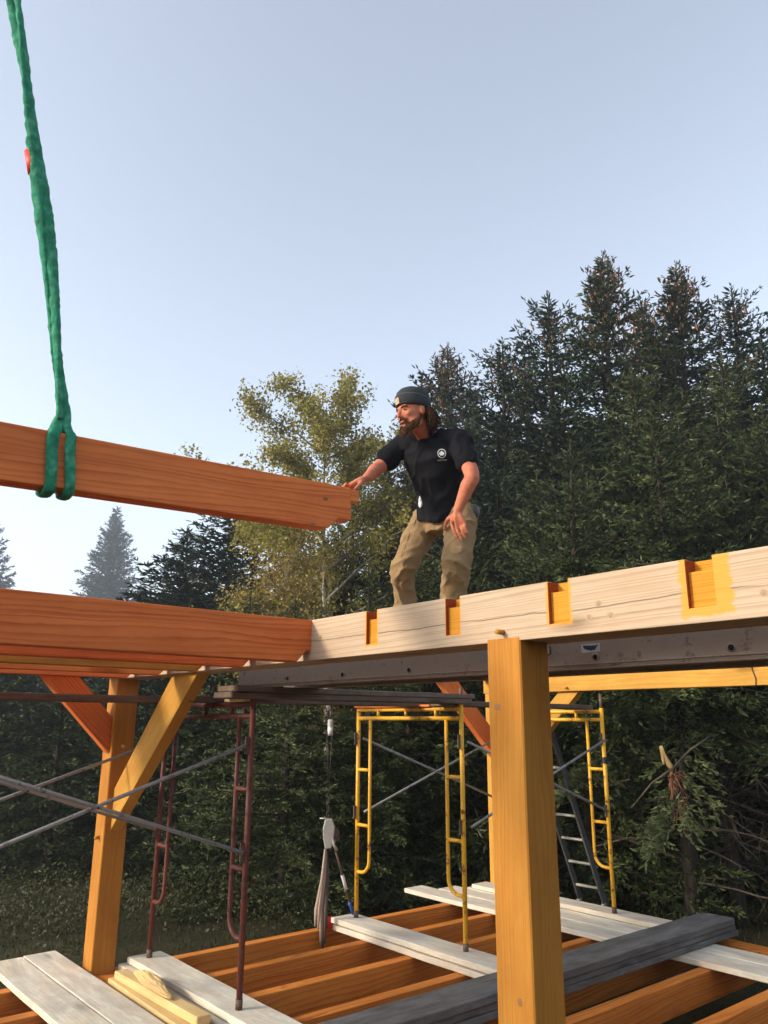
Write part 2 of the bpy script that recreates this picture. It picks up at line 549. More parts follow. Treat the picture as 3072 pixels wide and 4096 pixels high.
def brace(plane, prof, c, w, mat):
    """prof: list of (u,z) in world; plane 'x' (profile lies in XZ at y=c) or 'y' (profile in YZ at x=c)"""
    us = sum(p[0] for p in prof) / len(prof); zs = sum(p[1] for p in prof) / len(prof)
    # local x along the long direction of the brace so that the grain follows it
    d = (Vector((prof[1][0] - prof[0][0], prof[1][1] - prof[0][1]))).normalized()
    nrm = Vector((-d.y, d.x))
    loc = [((p[0] - us) * d.x + (p[1] - zs) * d.y, (p[0] - us) * nrm.x + (p[1] - zs) * nrm.y) for p in prof]
    if plane == 'x':
        X = Vector((d.x, 0, d.y)); Z = Vector((nrm.x, 0, nrm.y)); o = Vector((us, c, zs))
    else:
        X = Vector((0, d.x, d.y)); Z = Vector((0, nrm.x, nrm.y)); o = Vector((c, us, zs))
    Y = Z.cross(X)
    m = Matrix((X, Y, Z)).transposed().to_4x4(); m.translation = o
    return prism("brace", loc, w, mat, frame, m, 0.004)


# left post: brace running back to the tie on its near side, and brace up to the pale beam
tag(brace('y', [(2.60, 1.64), (1.98, 2.27), (2.28, 2.27), (2.60, 1.93)], -6.70, 0.10, M['oiled_joist']), label="dark orange brace left of the corner post")
tag(brace('x', [(-6.61, 1.04), (-5.245, 2.252), (-5.66, 2.252), (-6.61, 1.36)], 2.70, 0.10, M['oiled_yellow']), label="sunlit yellow brace right of the corner post")
tag(brace('y', [(7.355, 1.50), (6.40, 2.41), (6.70, 2.41), (7.355, 1.79)], -6.70, 0.10, M['oiled_joist']), label="orange brace left of the near post, far side")
tag(brace('x', [(-6.61, 1.12), (-5.42, 2.25), (-5.70, 2.25), (-6.61, 1.42)], 7.45, 0.10, M['oiled_yellow']), label="orange brace right of the near post, far side")
# pegs
tube("peg", [(-2.284, 2.61, 2.290), (-2.286, 2.558, 2.2915)], 0.0115, M['oiled_yellow'], frame, 12)
tube("peg", [(-6.62, 2.69, 1.70), (-6.575, 2.69, 1.698)], 0.014, M['pale_offcut'], frame, 10)
tube("peg", [(-6.70, 2.61, 0.99), (-6.70, 2.565, 0.985)], 0.014, M['oiled_post'], frame, 10)
tube("peg", [(-5.54, 7.36, 2.29), (-5.54, 7.31, 2.29)], 0.014, M['oiled_yellow'], frame, 10)
tag(tube("string", [(-3.42, 7.345, 2.49), (-3.425, 7.342, 2.40), (-3.40, 7.342, 2.31), (-3.41, 7.342, 2.24)], 0.004, M['black_tape'], frame, 6), label="dark cord tied round the golden beam")

def knot(c, u, v, a, b, par, tilt=0.0, mat='knot'):
    # a small flat ellipse of denser wood, a hair proud of the face it sits in
    c, u, v = Vector(c), Vector(u), Vector(v)
    n = u.cross(v)
    uu, vv = u * math.cos(tilt) + v * math.sin(tilt), v * math.cos(tilt) - u * math.sin(tilt)
    m = Matrix((uu, vv, n)).transposed().to_4x4(); m.translation = c
    ring = [(a * math.cos(k * math.pi / 9) * (1 + 0.08 * math.sin(k * 2.7)), b * math.sin(k * math.pi / 9) * (1 + 0.08 * math.cos(k * 1.9)), 0.0) for k in range(18)]
    return mk("knot", [(0, 0, 0.0009)] + ring, [(0, 1 + k, 1 + (k + 1) % 18) for k in range(18)], M[mat], par, m)

for px, py, a, b, tl in ((2393, 2413, .013, .010, 0.3), (2443, 2460, .017, .010, -0.4), (2355, 2469, .013, .012, 0.2), (3054, 2370, .012, .012, 0), (1283, 2549, .012, .009, 0.2)):
    v_ = rgt * ((px - 1536) / 3104.08) - upv * ((py - 2048) / 3104.08) + fwd
    k_ = 2.5990 / v_.y
    knot((v_.x * k_, 2.5990, CAMZ + v_.z * k_), (1, 0, 0), (0, 0, 1), a * 1.25, b * 1.15, beam, tl, 'knot_pale')
for px, py, a, b, tl, par in ((1991, 2828, .027, .013, -0.3, near_post), (2080, 4010, .012, .014, 0, near_post)):
    v_ = rgt * ((px - 1536) / 3104.08) - upv * ((py - 2048) / 3104.08) + fwd
    k_ = 2.5960 / v_.y
    knot((v_.x * k_, 2.5960, CAMZ + v_.z * k_), (1, 0, 0), (0, 0, 1), a, b, par, tl)

# ================================================================== ceiling joists (dropped in from above)
JG = "joists lying in the notched beam"
JL = ["orange fir ceiling joist nearest, ending against the pale notched beam",
      "ceiling joist just behind the nearest one, its angled end on the pale beam",
      "yellowish ceiling joist, third from the near end of the row",
      "ceiling joist, fourth from the near end of the row",
      "ceiling joist at the far end of the row, next to the corner post"]
for k, (xr, mm) in enumerate(((-3.754, 'oiled_joist'), (-4.36, 'oiled_joist'), (-4.97, 'oiled_yellow'), (-5.58, 'oiled_joist'), (-6.19, 'oiled_joist'))):
    w = 0.10
    mw = Matrix.Translation((xr - w / 2, 0.6, 2.36)) @ Matrix.Rotation(math.pi / 2, 4, 'Z')
    zb, zt = 2.237 - 2.36, 2.481 - 2.36
    prof = [(-1.7, zb), (1.905, zb), (1.968, 2.302 - 2.36), (2.012, 2.302 - 2.36), (2.012, zt), (-1.7, zt)]
    o = prism("ceiling_joist", prof, w, M[mm], None, mw, 0.004)
    tag(o, JL[k], "joist", JG)

# ================================================================== floor frame
floor = root("floor_frame", (-4.7, 5.0, -0.22), "open floor frame of orange joists under the scaffold planks", "floor frame")
FX = [-6.609, -6.0, -5.395, -4.794, -4.2, -3.645, -3.04, -2.44, -1.84]
for i, x in enumerate(FX):
    timber("floor_joist", (x - 0.052, 2.795, -0.112), (x - 0.052, 7.34, -0.112), 0.104, 0.22, M['oiled_floor'], floor, 0.004)
    if i < 6:
        timber("floor_joist", (x - 0.06, -0.6, -0.112), (x - 0.06, 2.595, -0.112), 0.104, 0.22, M['oiled_floor'], floor, 0.004)
timber("girder", (-6.80, 2.695, -0.125), (0.6, 2.695, -0.125), 0.19, 0.24, M['oiled_floor'], floor)
timber("girder", (-6.80, 7.45, -0.125), (0.6, 7.45, -0.125), 0.20, 0.24, M['oiled_floor'], floor)
for x in (-6.7, -4.5, -2.29, -0.2):
    for y in (2.695, 7.45):
        timber("pier", (x, y, -0.75), (x, y, -0.246), 0.18, 0.18, M['dark_timber'], floor, ref=(0, 1, 0))

# ================================================================== ground
def gz(x, y):
    d = math.hypot(x + 3, y - 4)
    return -0.55 - 0.035 * max(0.0, d - 7) + 0.0 if d < 25 else -0.55 - 0.035 * 18


GN = 90
gx = np.sign(np.linspace(-1, 1, GN)) * np.abs(np.linspace(-1, 1, GN)) ** 2.6 * 900 - 4
gy = np.sign(np.linspace(-1, 1, GN)) * np.abs(np.linspace(-1, 1, GN)) ** 2.6 * 900 + 5
Vg, Fg = [], []
for j in range(GN):
    for i in range(GN):
        x, y = gx[i], gy[j]
        nz = mnoise.noise(Vector((x * 0.35, y * 0.35, 0))) * 0.10 + mnoise.noise(Vector((x * 0.05, y * 0.05, 3))) * 0.4
        near = min(1.0, max(0.0, (math.hypot(x + 3, y - 4) - 4) / 6))
        Vg.append((x, y, gz(x, y) + nz * near))
for j in range(GN - 1):
    for i in range(GN - 1):
        a = j * GN + i
        Fg.append((a, a + 1, a + GN + 1, a + GN))
t = NT("forest_ground")
n1 = t.noise(t.coord(), 0.5, 5, 0.65); n2 = t.noise(t.coord(), 7.0, 6, 0.7)
gcol = t.ramp(t.math('ADD', t.math('MULTIPLY', n1, 0.6), t.math('MULTIPLY', n2, 0.4)),
              [(0.3, (0.022, 0.017, 0.010)), (0.48, (0.036, 0.032, 0.014)), (0.62, (0.052, 0.048, 0.020)), (0.8, (0.085, 0.068, 0.038))])
t.bump(n2, 0.8, 0.1)
M['ground'] = t.fin(gcol, 0.95, 0, 0.1)
ground = mk("ground", Vg, Fg, M['ground'], smooth=True)
tag(ground, kind="structure")

# ================================================================== white scaffold planks on the floor
PG = "weathered planks lying on the floor joists"
def plank(x0, x1, y0, y1, z0, label, mat='grey_plank', th=0.047, group=PG, skew=0.0, axis='x'):
    if axis == 'x':
        p0, p1 = (x0, (y0 + y1) / 2 + skew, z0 + th / 2), (x1, (y0 + y1) / 2 - skew, z0 + th / 2); w = y1 - y0
    else:
        p0, p1 = ((x0 + x1) / 2 + skew, y0, z0 + th / 2), ((x0 + x1) / 2 - skew, y1, z0 + th / 2); w = x1 - x0
    o = timber("plank", p0, p1, w, th, M[mat], None, 0.006, rough=0.004, cuts=14, seed=int(abs(x0 * 13 + y0 * 71 + z0 * 190)) % 89)
    return tag(o, label, "plank", group)

plank(-7.27, -4.3, 2.02, 2.285, 0.003, "bleached plank at the lower left edge of the picture, left of the corner post")
plank(-7.30, -4.2, 2.295, 2.555, 0.003, "bleached plank running past the foot of the corner post on its near side")
plank(-6.60, -3.6, 2.81, 3.10, 0.003, "bleached plank lying under the plank that carries the red scaffold")
plank(-6.55, -4.35, 2.86, 3.14, 0.055, "bleached plank carrying the two legs of the red scaffold frame")
plank(-6.52, -4.31, 4.855, 5.14, 0.003, "lower plank of the pair under the middle yellow scaffold frame")
plank(-6.58, -4.30, 4.875, 5.165, 0.055, "upper plank of the pair, middle yellow scaffold legs standing on it")
plank(-7.36, -2.3, 6.50, 6.785, 0.003, "nearer of the two flat planks below the leaning ladder, its left end sticking out")
plank(-7.10, -2.2, 6.795, 7.075, 0.003, "flat plank between the nearest far plank and the raised back plank")
plank(-6.95, -4.32, 7.085, 7.335, 0.003, "plank beneath the raised back plank below the leaning ladder")
plank(-6.85, -4.30, 7.09, 7.335, 0.055, "raised back plank with the rightmost yellow scaffold leg on it")

# dark timber stack
SG = "dark stacked timbers right of the near post"
for k, (x0, x1, y0, y1, z, h, lb) in enumerate((
        (-4.215, -3.895, 3.05, 7.50, 0.055, 0.046, "bottom board of the dark grey stack crossing behind the near post"),
        (-4.20, -3.90, 3.20, 7.46, 0.104, 0.046, "middle board of the dark grey stack crossing behind the near post"),
        (-4.19, -3.885, 2.95, 7.43, 0.153, 0.055, "top board of the dark grey stack, screw heads along it"))):
    o = timber("board", ((x0 + x1) / 2, y0, z + h / 2), ((x0 + x1) / 2, y1, z + h / 2), x1 - x0, h, M['dark_timber'], None, 0.005, rough=0.004, cuts=16, seed=k + 3)
    tag(o, lb, "board", SG)

# pale offcuts by the left post
def offcut(x0, x1, y, z, w, h, label, seed, rot=0.0):
    o = timber("offcut", (x0, y + rot, z + h / 2), (x1, y - rot, z + h / 2), w, h, M['pale_offcut'], None, 0.006, rough=0.005, cuts=10, seed=seed)
    return tag(o, label, "offcut")
offcut(-6.30, -4.95, 2.685, 0.003, 0.17, 0.05, "pale yellow offcut lying flat at the foot of the corner post", 5, 0.01)
offcut(-6.24, -4.98, 2.70, 0.056, 0.10, 0.055, "pale yellow offcut lying on the flat one beside the post", 7, -0.015)
bm = bmesh.new()
bmesh.ops.create_icosphere(bm, subdivisions=4, radius=1.0)
for v in bm.verts:
    p = v.co.copy()
    nn = mnoise.fractal(p * 2.2 + Vector((3, 1, 2)), 1.0, 2.0, 5) * 0.35
    ridge = abs(mnoise.noise(Vector((p.x * 1.5, p.y * 5, p.z * 5)))) * 0.3
    tp0 = max(0.15, 1 - abs(p.x + 0.25) * 0.75)
    jag = abs(mnoise.noise(Vector((p.x * 9, p.y * 14, 2.0)))) * 0.5
    v.co = Vector((p.x * 0.36 * (1 + nn * .15), p.y * 0.048 * (1 + nn * 0.6), max(-0.15, p.z) * (0.02 + 0.055 * tp0) * (0.75 + jag * 0.9)))
o = from_bm("broken_offcut", bm, M['pale_offcut'], None, Matrix.Translation((-5.72, 2.70, 0.123)) @ Matrix.Rotation(math.radians(-4), 4, 'Z'))
tag(o, "splintered pale wood chunk on top of the yellow offcuts", "offcut")

# ================================================================== scaffold frames
XF, XB = -4.967, -6.422
def scaffold(y, key, label, pins=(True, False), dy=0.0, lift=0.103):
    r = root("scaffold_frame", (XF, y, lift), label, "scaffold", "steel scaffold frames")
    mt = M[key]
    def Q(x, z):
        return (x, y + dy * (XF - x) / (XF - XB), z)
    R = 0.0205
    for x, pin in ((XF, pins[0]), (XB, pins[1])):
        s = -1 if x == XF else 1
        xi = x + s * 0.19
        leg = tube("leg", [Q(x, lift), Q(x, 1.1), Q(x, 2.062)], R, mt, r, 12)
        tube("leg_collar", [Q(x, lift), Q(x, lift + 0.06)], R + 0.003, M['rust_steel'], leg, 12)
        if pin:
            tube("coupling_pin", [Q(x, 2.06), Q(x, 2.205)], 0.0165, M['rust_steel'], leg, 10)
        arc = [Q(xi, 1.94), Q(xi, 1.2), Q(xi, 0.66)]
        for a in range(1, 8):
            th = math.pi / 2 * a / 7
            arc.append(Q(xi - s * 0.12 * (1 - math.cos(th)), 0.63 - 0.12 * math.sin(th)))
        arc.append(Q(x, 0.508))
        tube("ladder_tube", arc, 0.0165, mt, r, 10)
        for z in (1.448, 0.934):
            tube("rung", [Q(x, z), Q(xi, z)], 0.0165, mt, r, 10)
        for z in (1.745, 1.05):
            px, py, pz = Q(x, z)
            timber("brace_lock", (px - s * 0.0, py - 0.035, pz - 0.06), (px - s * 0.0, py - 0.035, pz + 0.06), 0.012, 0.03, M['rust_steel'], leg, 0.002, ref=(0, 1, 0))
    tube("header", [Q(XB, 2.024), Q((XF + XB) / 2, 2.024), Q(XF, 2.024)], 0.0195, mt, r, 12)
    tube("lower_header", [Q(XB, 1.942), Q((XF + XB) / 2, 1.942), Q(XF, 1.942)], 0.0195, mt, r, 12)
    for x in (-6.109, -5.698, -5.289):
        tube("header_stub", [Q(x, 1.945), Q(x, 2.02)], 0.0165, mt, r, 10)
    return r

scaffold(2.955, 'red_paint', "dark red scaffold frame standing between the corner post and the winch", pins=(False, False), dy=0.03)
scaffold(5.06, 'yellow_paint', "yellow scaffold frame seen whole, left of the near post")
y2 = scaffold(7.15, 'yellow_paint', "yellow scaffold frame right of the near post, in front of the leaning ladder")
timber("tape", (XF, 7.15, 1.50), (XF, 7.15, 1.575), 0.046, 0.046, M['black_tape'], y2, 0.01, ref=(0, 1, 0))
scaffold(0.84, 'red_paint', "red scaffold frame at the near end of the brown plank, beyond the left edge", pins=(False, False), lift=-0.5)

def cross_brace(x, ya, yb, label, sag=0.0):
    r = root("cross_brace", (x, (ya + yb) / 2, 1.4), label, "cross brace", "scaffold cross braces")
    tube("bar", [(x, ya, 1.745), (x, (ya + yb) / 2, 1.40), (x, yb, 1.05)], 0.0125, M['galv'], r, 8)
    tube("bar", [(x + 0.026, ya, 1.05), (x + 0.026, (ya + yb) / 2, 1.40), (x + 0.026, yb, 1.745)], 0.0125, M['galv'], r, 8)
    tube("pivot", [(x - 0.02, (ya + yb) / 2, 1.3985), (x + 0.045, (ya + yb) / 2, 1.3985)], 0.008, M['dark_steel'], r, 8)
cross_brace(XF - 0.01, 2.92, 0.87, "grey crossed bars in front of the corner post, pinned to the nearer red leg")
cross_brace(XB - 0.01, 2.95, 0.87, "grey crossed bars passing behind the corner post from the farther red leg")
cross_brace(XF + 0.03, 5.10, 7.11, "grey crossed bars joining the nearer legs of the two yellow frames")
cross_brace(XB + 0.03, 5.10, 7.11, "grey crossed bars joining the farther legs of the two yellow frames")

# planks up on the scaffold
UG = "brown planks laid on the scaffold frames"
plank(-5.205, -4.935, 2.76, 5.17, 2.066, "lower plank of the brown pair between the red and yellow scaffolds", 'brown_plank', 0.042, UG, axis='y')
plank(-5.215, -4.925, 2.79, 5.21, 2.109, "upper plank of the brown pair between the red and yellow scaffolds", 'brown_plank', 0.042, UG, skew=0.01, axis='y')
plank(-6.36, -6.10, 0.65, 3.35, 2.0455, "brown plank crossing in front of the corner post under the ceiling joists", 'brown_plank', 0.055, UG, axis='y')
plank(-5.72, -5.47, 2.7, 5.30, 2.0455, "brown plank behind the brown pair, on the red and yellow scaffolds", 'brown_plank', 0.045, UG, axis='y')
plank(-5.32, -5.03, 5.02, 7.10, 2.0475, "brown plank reaching from one yellow scaffold to the other behind the near post", 'brown_plank', 0.045, UG, axis='y')
o = timber("block", (-5.27, 2.93, 2.0545), (-4.99, 2.93, 2.0545), 0.09, 0.021, M['pale_offcut'], None, 0.003); tag(o, "small pale wood block under the plank pair on the red scaffold", "wood block")
o = timber("block", (-6.44, 5.05, 2.0545), (-5.33, 5.05, 2.0545), 0.075, 0.021, M['oiled_joist'], None, 0.003); tag(o, "thin brown board lying along the top of the middle yellow scaffold", "board")

# ================================================================== aluminium stage behind the beam
st = root("aluminium_stage", (-3.0, 3.3, 2.151), "long grey aluminium stage with round rung ends behind the pale beam", "scaffold stage")
SY0, SY1, SZ0, SZ1 = 3.08, 3.50, 2.151, 2.300
SX0, SX1 = -5.42, 0.5
def rail(y, s):
    prof = [(0, 0), (0, SZ1 - SZ0), (0.03 * s, SZ1 - SZ0), (0.03 * s, SZ1 - SZ0 - 0.006), (0.005 * s, SZ1 - SZ0 - 0.006), (0.005 * s, 0.006), (0.034 * s, 0.006), (0.034 * s, 0)]
    V, F = [], []
    n = len(prof)
    for x in (SX0, SX1):
        for (py, pz) in prof:
            V.append((x + 2.46, py - 0.0, pz - 0.07))
    for i in range(n):
        j = (i + 1) % n
        F.append((i, j, n + j, n + i))
    F.append(tuple(range(n))); F.append(tuple(range(2 * n - 1, n - 1, -1)))
    return mk("side_rail", V, F, M['alu'], st, Matrix.Translation((-2.46, y, SZ0 + 0.07)))
fr_ = rail(SY0, 1); rail(SY1, -1)
# lip along the lower front edge
timber("lip", (SX0, SY0 - 0.009, SZ0 + 0.022), (SX1, SY0 - 0.009, SZ0 + 0.022), 0.016, 0.005, M['alu'], fr_, 0.001)
timber("lip", (SX0, SY0 - 0.006, SZ0 + 0.003), (SX1, SY0 - 0.006, SZ0 + 0.003), 0.011, 0.005, M['alu'], fr_, 0.001)
for k in range(10):
    x = -1.507 - 0.643 * (k - 3)
    if x < SX0 + 0.1: break
    tube("rung", [(x, SY0 - 0.006, SZ0 + 0.053), (x, SY1 + 0.006, SZ0 + 0.053)], 0.019, M['alu'], st, 14)
    tube("rung_end", [(x, SY0 - 0.009, SZ0 + 0.053), (x, SY0 - 0.0055, SZ0 + 0.053)], 0.0125, M['hole'], st, 12)
timber("deck_board", (SX0 + 0.05, (SY0 + SY1) / 2, SZ1 + 0.009), (SX1, (SY0 + SY1) / 2, SZ1 + 0.009), 0.40, 0.014, M['grey_plank'], st, 0.002)
# stickers and clip on the rail
o = timber("label_sticker", (-2.89, SY0 - 0.0015, 2.248), (-2.81, SY0 - 0.0015, 2.248), 0.001, 0.045, M['grey_tape'], fr_, 0)
cx0, cz0 = -2.175, 2.246
mapo = [(-.048, .012), (-.044, .016), (-.02, .014), (.0, .013), (.012, .011), (.02, .014), (.03, .009), (.036, .013), (.046, .017), (.048, .012), (.040, .004), (.036, -.002), (.030, -.006),
        (.031, -.016), (.027, -.012), (.020, -.011), (.010, -.012), (.006, -.018), (.0, -.012), (-.012, -.011), (-.026, -.008), (-.038, -.004), (-.045, .004)]
stk = timber("map_sticker", (cx0 - 0.052, SY0 - 0.0015, cz0), (cx0 + 0.052, SY0 - 0.0015, cz0), 0.001, 0.040, M['sticker'], fr_, 0)
mk("map_print", [(x * 0.85, 0, z * 0.85) for x, z in mapo], [tuple(range(len(mapo)))], M['sticker_blue'], stk, Matrix.Translation((cx0, SY0 - 0.003, cz0)))
tube("clip", [(-2.405, SY0 - 0.006, 2.270), (-2.40, SY0 - 0.012, 2.266), (-2.40, SY0 - 0.012, 2.232), (-2.43, SY0 - 0.008, 2.226)], 0.004, M['dark_steel'], fr_, 6)

# ================================================================== leaning ladder beyond the far beam
la = root("leaning_ladder", (-6.32, 8.7, -0.30), "grey ladder with pale rungs leaning beyond the far planks, right of the near post", "ladder")
lb0, lb1 = Vector((-6.32, 8.70, -0.30)), Vector((-6.32, 7.45, 2.62))
ld = (lb1 - lb0).normalized()
for sx in (-0.178, 0.178):
    rl = timber("side_rail", lb0 + Vector((sx, 0, 0)), lb1 + Vector((sx, 0, 0)), 0.028, 0.075, M['ladder_grey'], la, 0.003, ref=(0, 1, 0))
    ft = lb0 + Vector((sx, 0, 0))
    timber("foot_bracket", ft + Vector((0, 0.01, -0.075)), ft + ld * 0.12 + Vector((0.0, -0.03, 0)), 0.05, 0.045, M['cast_alu'], rl, 0.006, ref=(0, 1, 0))
    timber("foot_pad", ft + Vector((-0.03, 0.0, -0.09)), ft + Vector((0.03, 0.0, -0.09)), 0.10, 0.02, M['cast_alu'], rl, 0.004)
for k in range(10):
    c = lb0 + ld * (0.305 * (k + 1))
    tube("rung", [c + Vector((-0.175, -0.01, 0)), c + Vector((0.175, -0.01, 0))], 0.017, M['rung_pale'], la, 10)
# ground block under the ladder
o = timber("footing_block", (-6.75, 8.70, -0.475), (-5.85, 8.70, -0.475), 0.30, 0.16, M['dark_timber'], None, 0.008); tag(o, "dark timber block under the feet of the leaning ladder", "wood block")

# ================================================================== winch hanging between tie beam and floor joist
wx, wy = -6.56, 4.80
wn = root("cable_winch", (wx, wy, 0.72), "hand cable winch with blue lever grip hanging from a pulley left of the yellow scaffold", "winch")
def strap(name, pts, w, mat, par, th=0.12):
    return tube(name, pts, w, mat, par, 8, squash=th, ref=(0.8, 0.6, 0))
strap("upper_strap", [(wx - 0.1, wy - 0.01, 2.40), (wx - 0.05, wy - 0.02, 2.15), (wx + 0.0, wy - 0.012, 2.02)], 0.022, M['strap'], wn, 0.3)
strap("upper_strap", [(wx - 0.1, wy + 0.03, 2.40), (wx - 0.03, wy + 0.03, 2.15), (wx + 0.0, wy + 0.012, 2.02)], 0.022, M['strap_dark'], wn, 0.3)
tube("swivel_hook", [(wx, wy, 2.03), (wx, wy + 0.012, 1.98), (wx, wy, 1.93)], 0.012, M['dark_steel'], wn, 8)
pul = timber("pulley_block", (wx + 0.01, wy, 1.81), (wx + 0.01, wy, 1.93), 0.06, 0.045, M['cast_alu'], wn, 0.012, ref=(0, 1, 0))
tube("pulley_wheel", [(wx + 0.0, wy - 0.018, 1.815), (wx + 0.03, wy + 0.014, 1.815)], 0.043, M['white_grip'], pul, 20)
tube("pulley_axle", [(wx - 0.004, wy - 0.024, 1.815), (wx + 0.036, wy + 0.02, 1.815)], 0.011, M['dark_steel'], pul, 10)
tube("cable", [(wx, wy - 0.035, 1.81), (wx, wy - 0.015, 1.5), (wx, wy - 0.004, 1.20)], 0.0028, M['dark_steel'], wn, 6)
tube("cable", [(wx, wy + 0.035, 1.81), (wx, wy + 0.015, 1.5), (wx, wy + 0.004, 1.20)], 0.0028, M['dark_steel'], wn, 6)
for k in range(5):
    a = 0.0 if k % 2 else math.pi / 2
    c = Vector((wx, wy, 1.20 - 0.042 * k))
    ring = [c + Vector((math.cos(a) * 0.013 * math.cos(q), math.sin(a) * 0.013 * math.cos(q), 0.028 * math.sin(q))) for q in np.linspace(0, 2 * math.pi, 13)]
    tube("chain_link", ring, 0.0045, M['dark_steel'], wn, 6)
body = [(-.035, .13), (.03, .135), (.06, .06), (.055, -.02), (.03, -.13), (-.03, -.135), (-.05, -.04), (-.055, .04)]
Y_ = Vector((0.64, 0.77, 0)); X_ = Vector((0.77, -0.64, 0))
mwb = Matrix((Y_, X_, Vector((0, 0, 1)))).transposed().to_4x4(); mwb.translation = (wx + 0.02, wy, 0.86)
bd = prism("winch_body", body, 0.02, M['cast_alu'], wn, mwb, 0.006)
mwb2 = mwb.copy(); mwb2.translation = Vector((wx + 0.02, wy, 0.86)) + X_ * 0.035
prism("winch_body", body, 0.02, M['cast_alu'], wn, mwb2, 0.006)
tube("ratchet_wheel", [mwb @ Vector((0.045, 0.012, 0.0)), mwb @ Vector((0.045, 0.028, 0.0))], 0.062, M['rust_steel'], wn, 18)
tube("pawl", [mwb @ Vector((0.035, 0.03, -0.02)), mwb @ Vector((0.055, 0.035, -0.10)), mwb @ Vector((0.085, 0.035, -0.15))], 0.014, M['cast_alu'], wn, 8)
tube("body_pin", [mwb @ Vector((-0.09, 0.0, 0.135)), mwb @ Vector((0.01, 0.0, 0.135))], 0.007, M['cast_alu'], wn, 6)
h0 = mwb @ Vector((0.05, 0.03, -0.08)); h1 = Vector((wx + 0.02, 5.11, 0.115))
lev = tube("lever", [h0, h0.lerp(h1, 0.5), h1], 0.011, M['rust_steel'], wn, 8)
tube("lever_sleeve", [h0.lerp(h1, 0.46), h0.lerp(h1, 0.66)], 0.0165, M['white_grip'], lev, 10)
tube("lever_grip", [h0.lerp(h1, 0.84), h0.lerp(h1, 1.02)], 0.017, M['blue_grip'], lev, 10)
for k, (dy, mm, lo) in enumerate(((-0.075, 'strap', 0.06), (-0.045, 'strap', 0.03), (-0.012, 'strap', -0.12), (0.010, 'strap_dark', -0.16), (0.030, 'strap_dark', -0.10), (0.050, 'strap_dark', 0.02))):
    pts = [(wx + 0.0, wy - 0.01 + dy * 0.2, 0.72), (wx + 0.01, wy - 0.02 + dy * 0.6, 0.45), (wx + 0.012, wy - 0.05 + dy * 1.0 + 0.01 * math.sin(k * 2), 0.2), (wx + 0.02, wy - 0.05 + dy * 1.1, lo)]
    strap("lower_strap", pts, [0.008, 0.011, 0.014, 0.010], M[mm], wn, 0.3)
fl = mk("red_tape_flag", [(0, 0, 0), (0.02, 0.09, 0.0), (0.018, 0.085, -0.105), (0.0, 0.005, -0.11), (0.006, 0, 0), (0.026, 0.09, 0.0), (0.024, 0.085, -0.105), (0.006, 0.005, -0.11)],
        [(0, 1, 2, 3), (7, 6, 5, 4), (0, 4, 5, 1), (1, 5, 6, 2), (2, 6, 7, 3), (3, 7, 4, 0)], M['red_flag'], None, Matrix.Translation((-6.612, 4.825, 0.104)))
tag(fl, "bright red tape flag at the end of the middle planks", "flag")

# ================================================================== hanging joist and sling
hj_p0, hj_p1 = Vector((-3.35, -1.2, 2.892)), Vector((-3.35, 2.527, 3.046))
hd = (hj_p1 - hj_p0).normalized()
ang = math.asin(hd.z)
mw = Matrix((hd, Vector((-1, 0, 0)), Vector((-1, 0, 0)).cross(hd) * -1)).transposed().to_4x4()
mw = frame_matrix(hj_p0, hj_p1)
L2 = (hj_p1 - hj_p0).length / 2
hz = 0.1235
prof = [(-L2, -hz), (L2 - 0.155, -hz), (L2 - 0.09, -hz + 0.062), (L2, -hz + 0.062), (L2, hz - 0.065), (L2 + 0.0, hz), (-L2, hz)]
prof = [(-L2, -hz), (L2 - 0.155, -hz), (L2 - 0.09, -hz + 0.062), (L2, -hz + 0.062), (L2, hz), (-L2, hz)]
hj = prism("hanging_joist", prof, 0.10, M['oiled_joist'], None, mw, 0.004)
tag(hj, "orange fir joist hanging in the green sling, its tenon end held by the man", "joist")
for px, py, a, b in ((1302, 1995, .016, .011), (1252, 2097, .016, .008)):
    v_ = rgt * ((px - 1536) / 3104.08) - upv * ((py - 2048) / 3104.08) + fwd
    k_ = -3.2990 / v_.x
    knot((-3.2990, v_.y * k_, CAMZ + v_.z * k_), (0, 1, 0), (0, 0, 1), a, b, hj)
tm = mw @ Matrix.Translation((L2 + 0.03, 0.0, hz - 0.040))
from_bm("tenon", box_bm(0.062, 0.094, 0.066, 0.003), M['oiled_joist'], hj, tm)

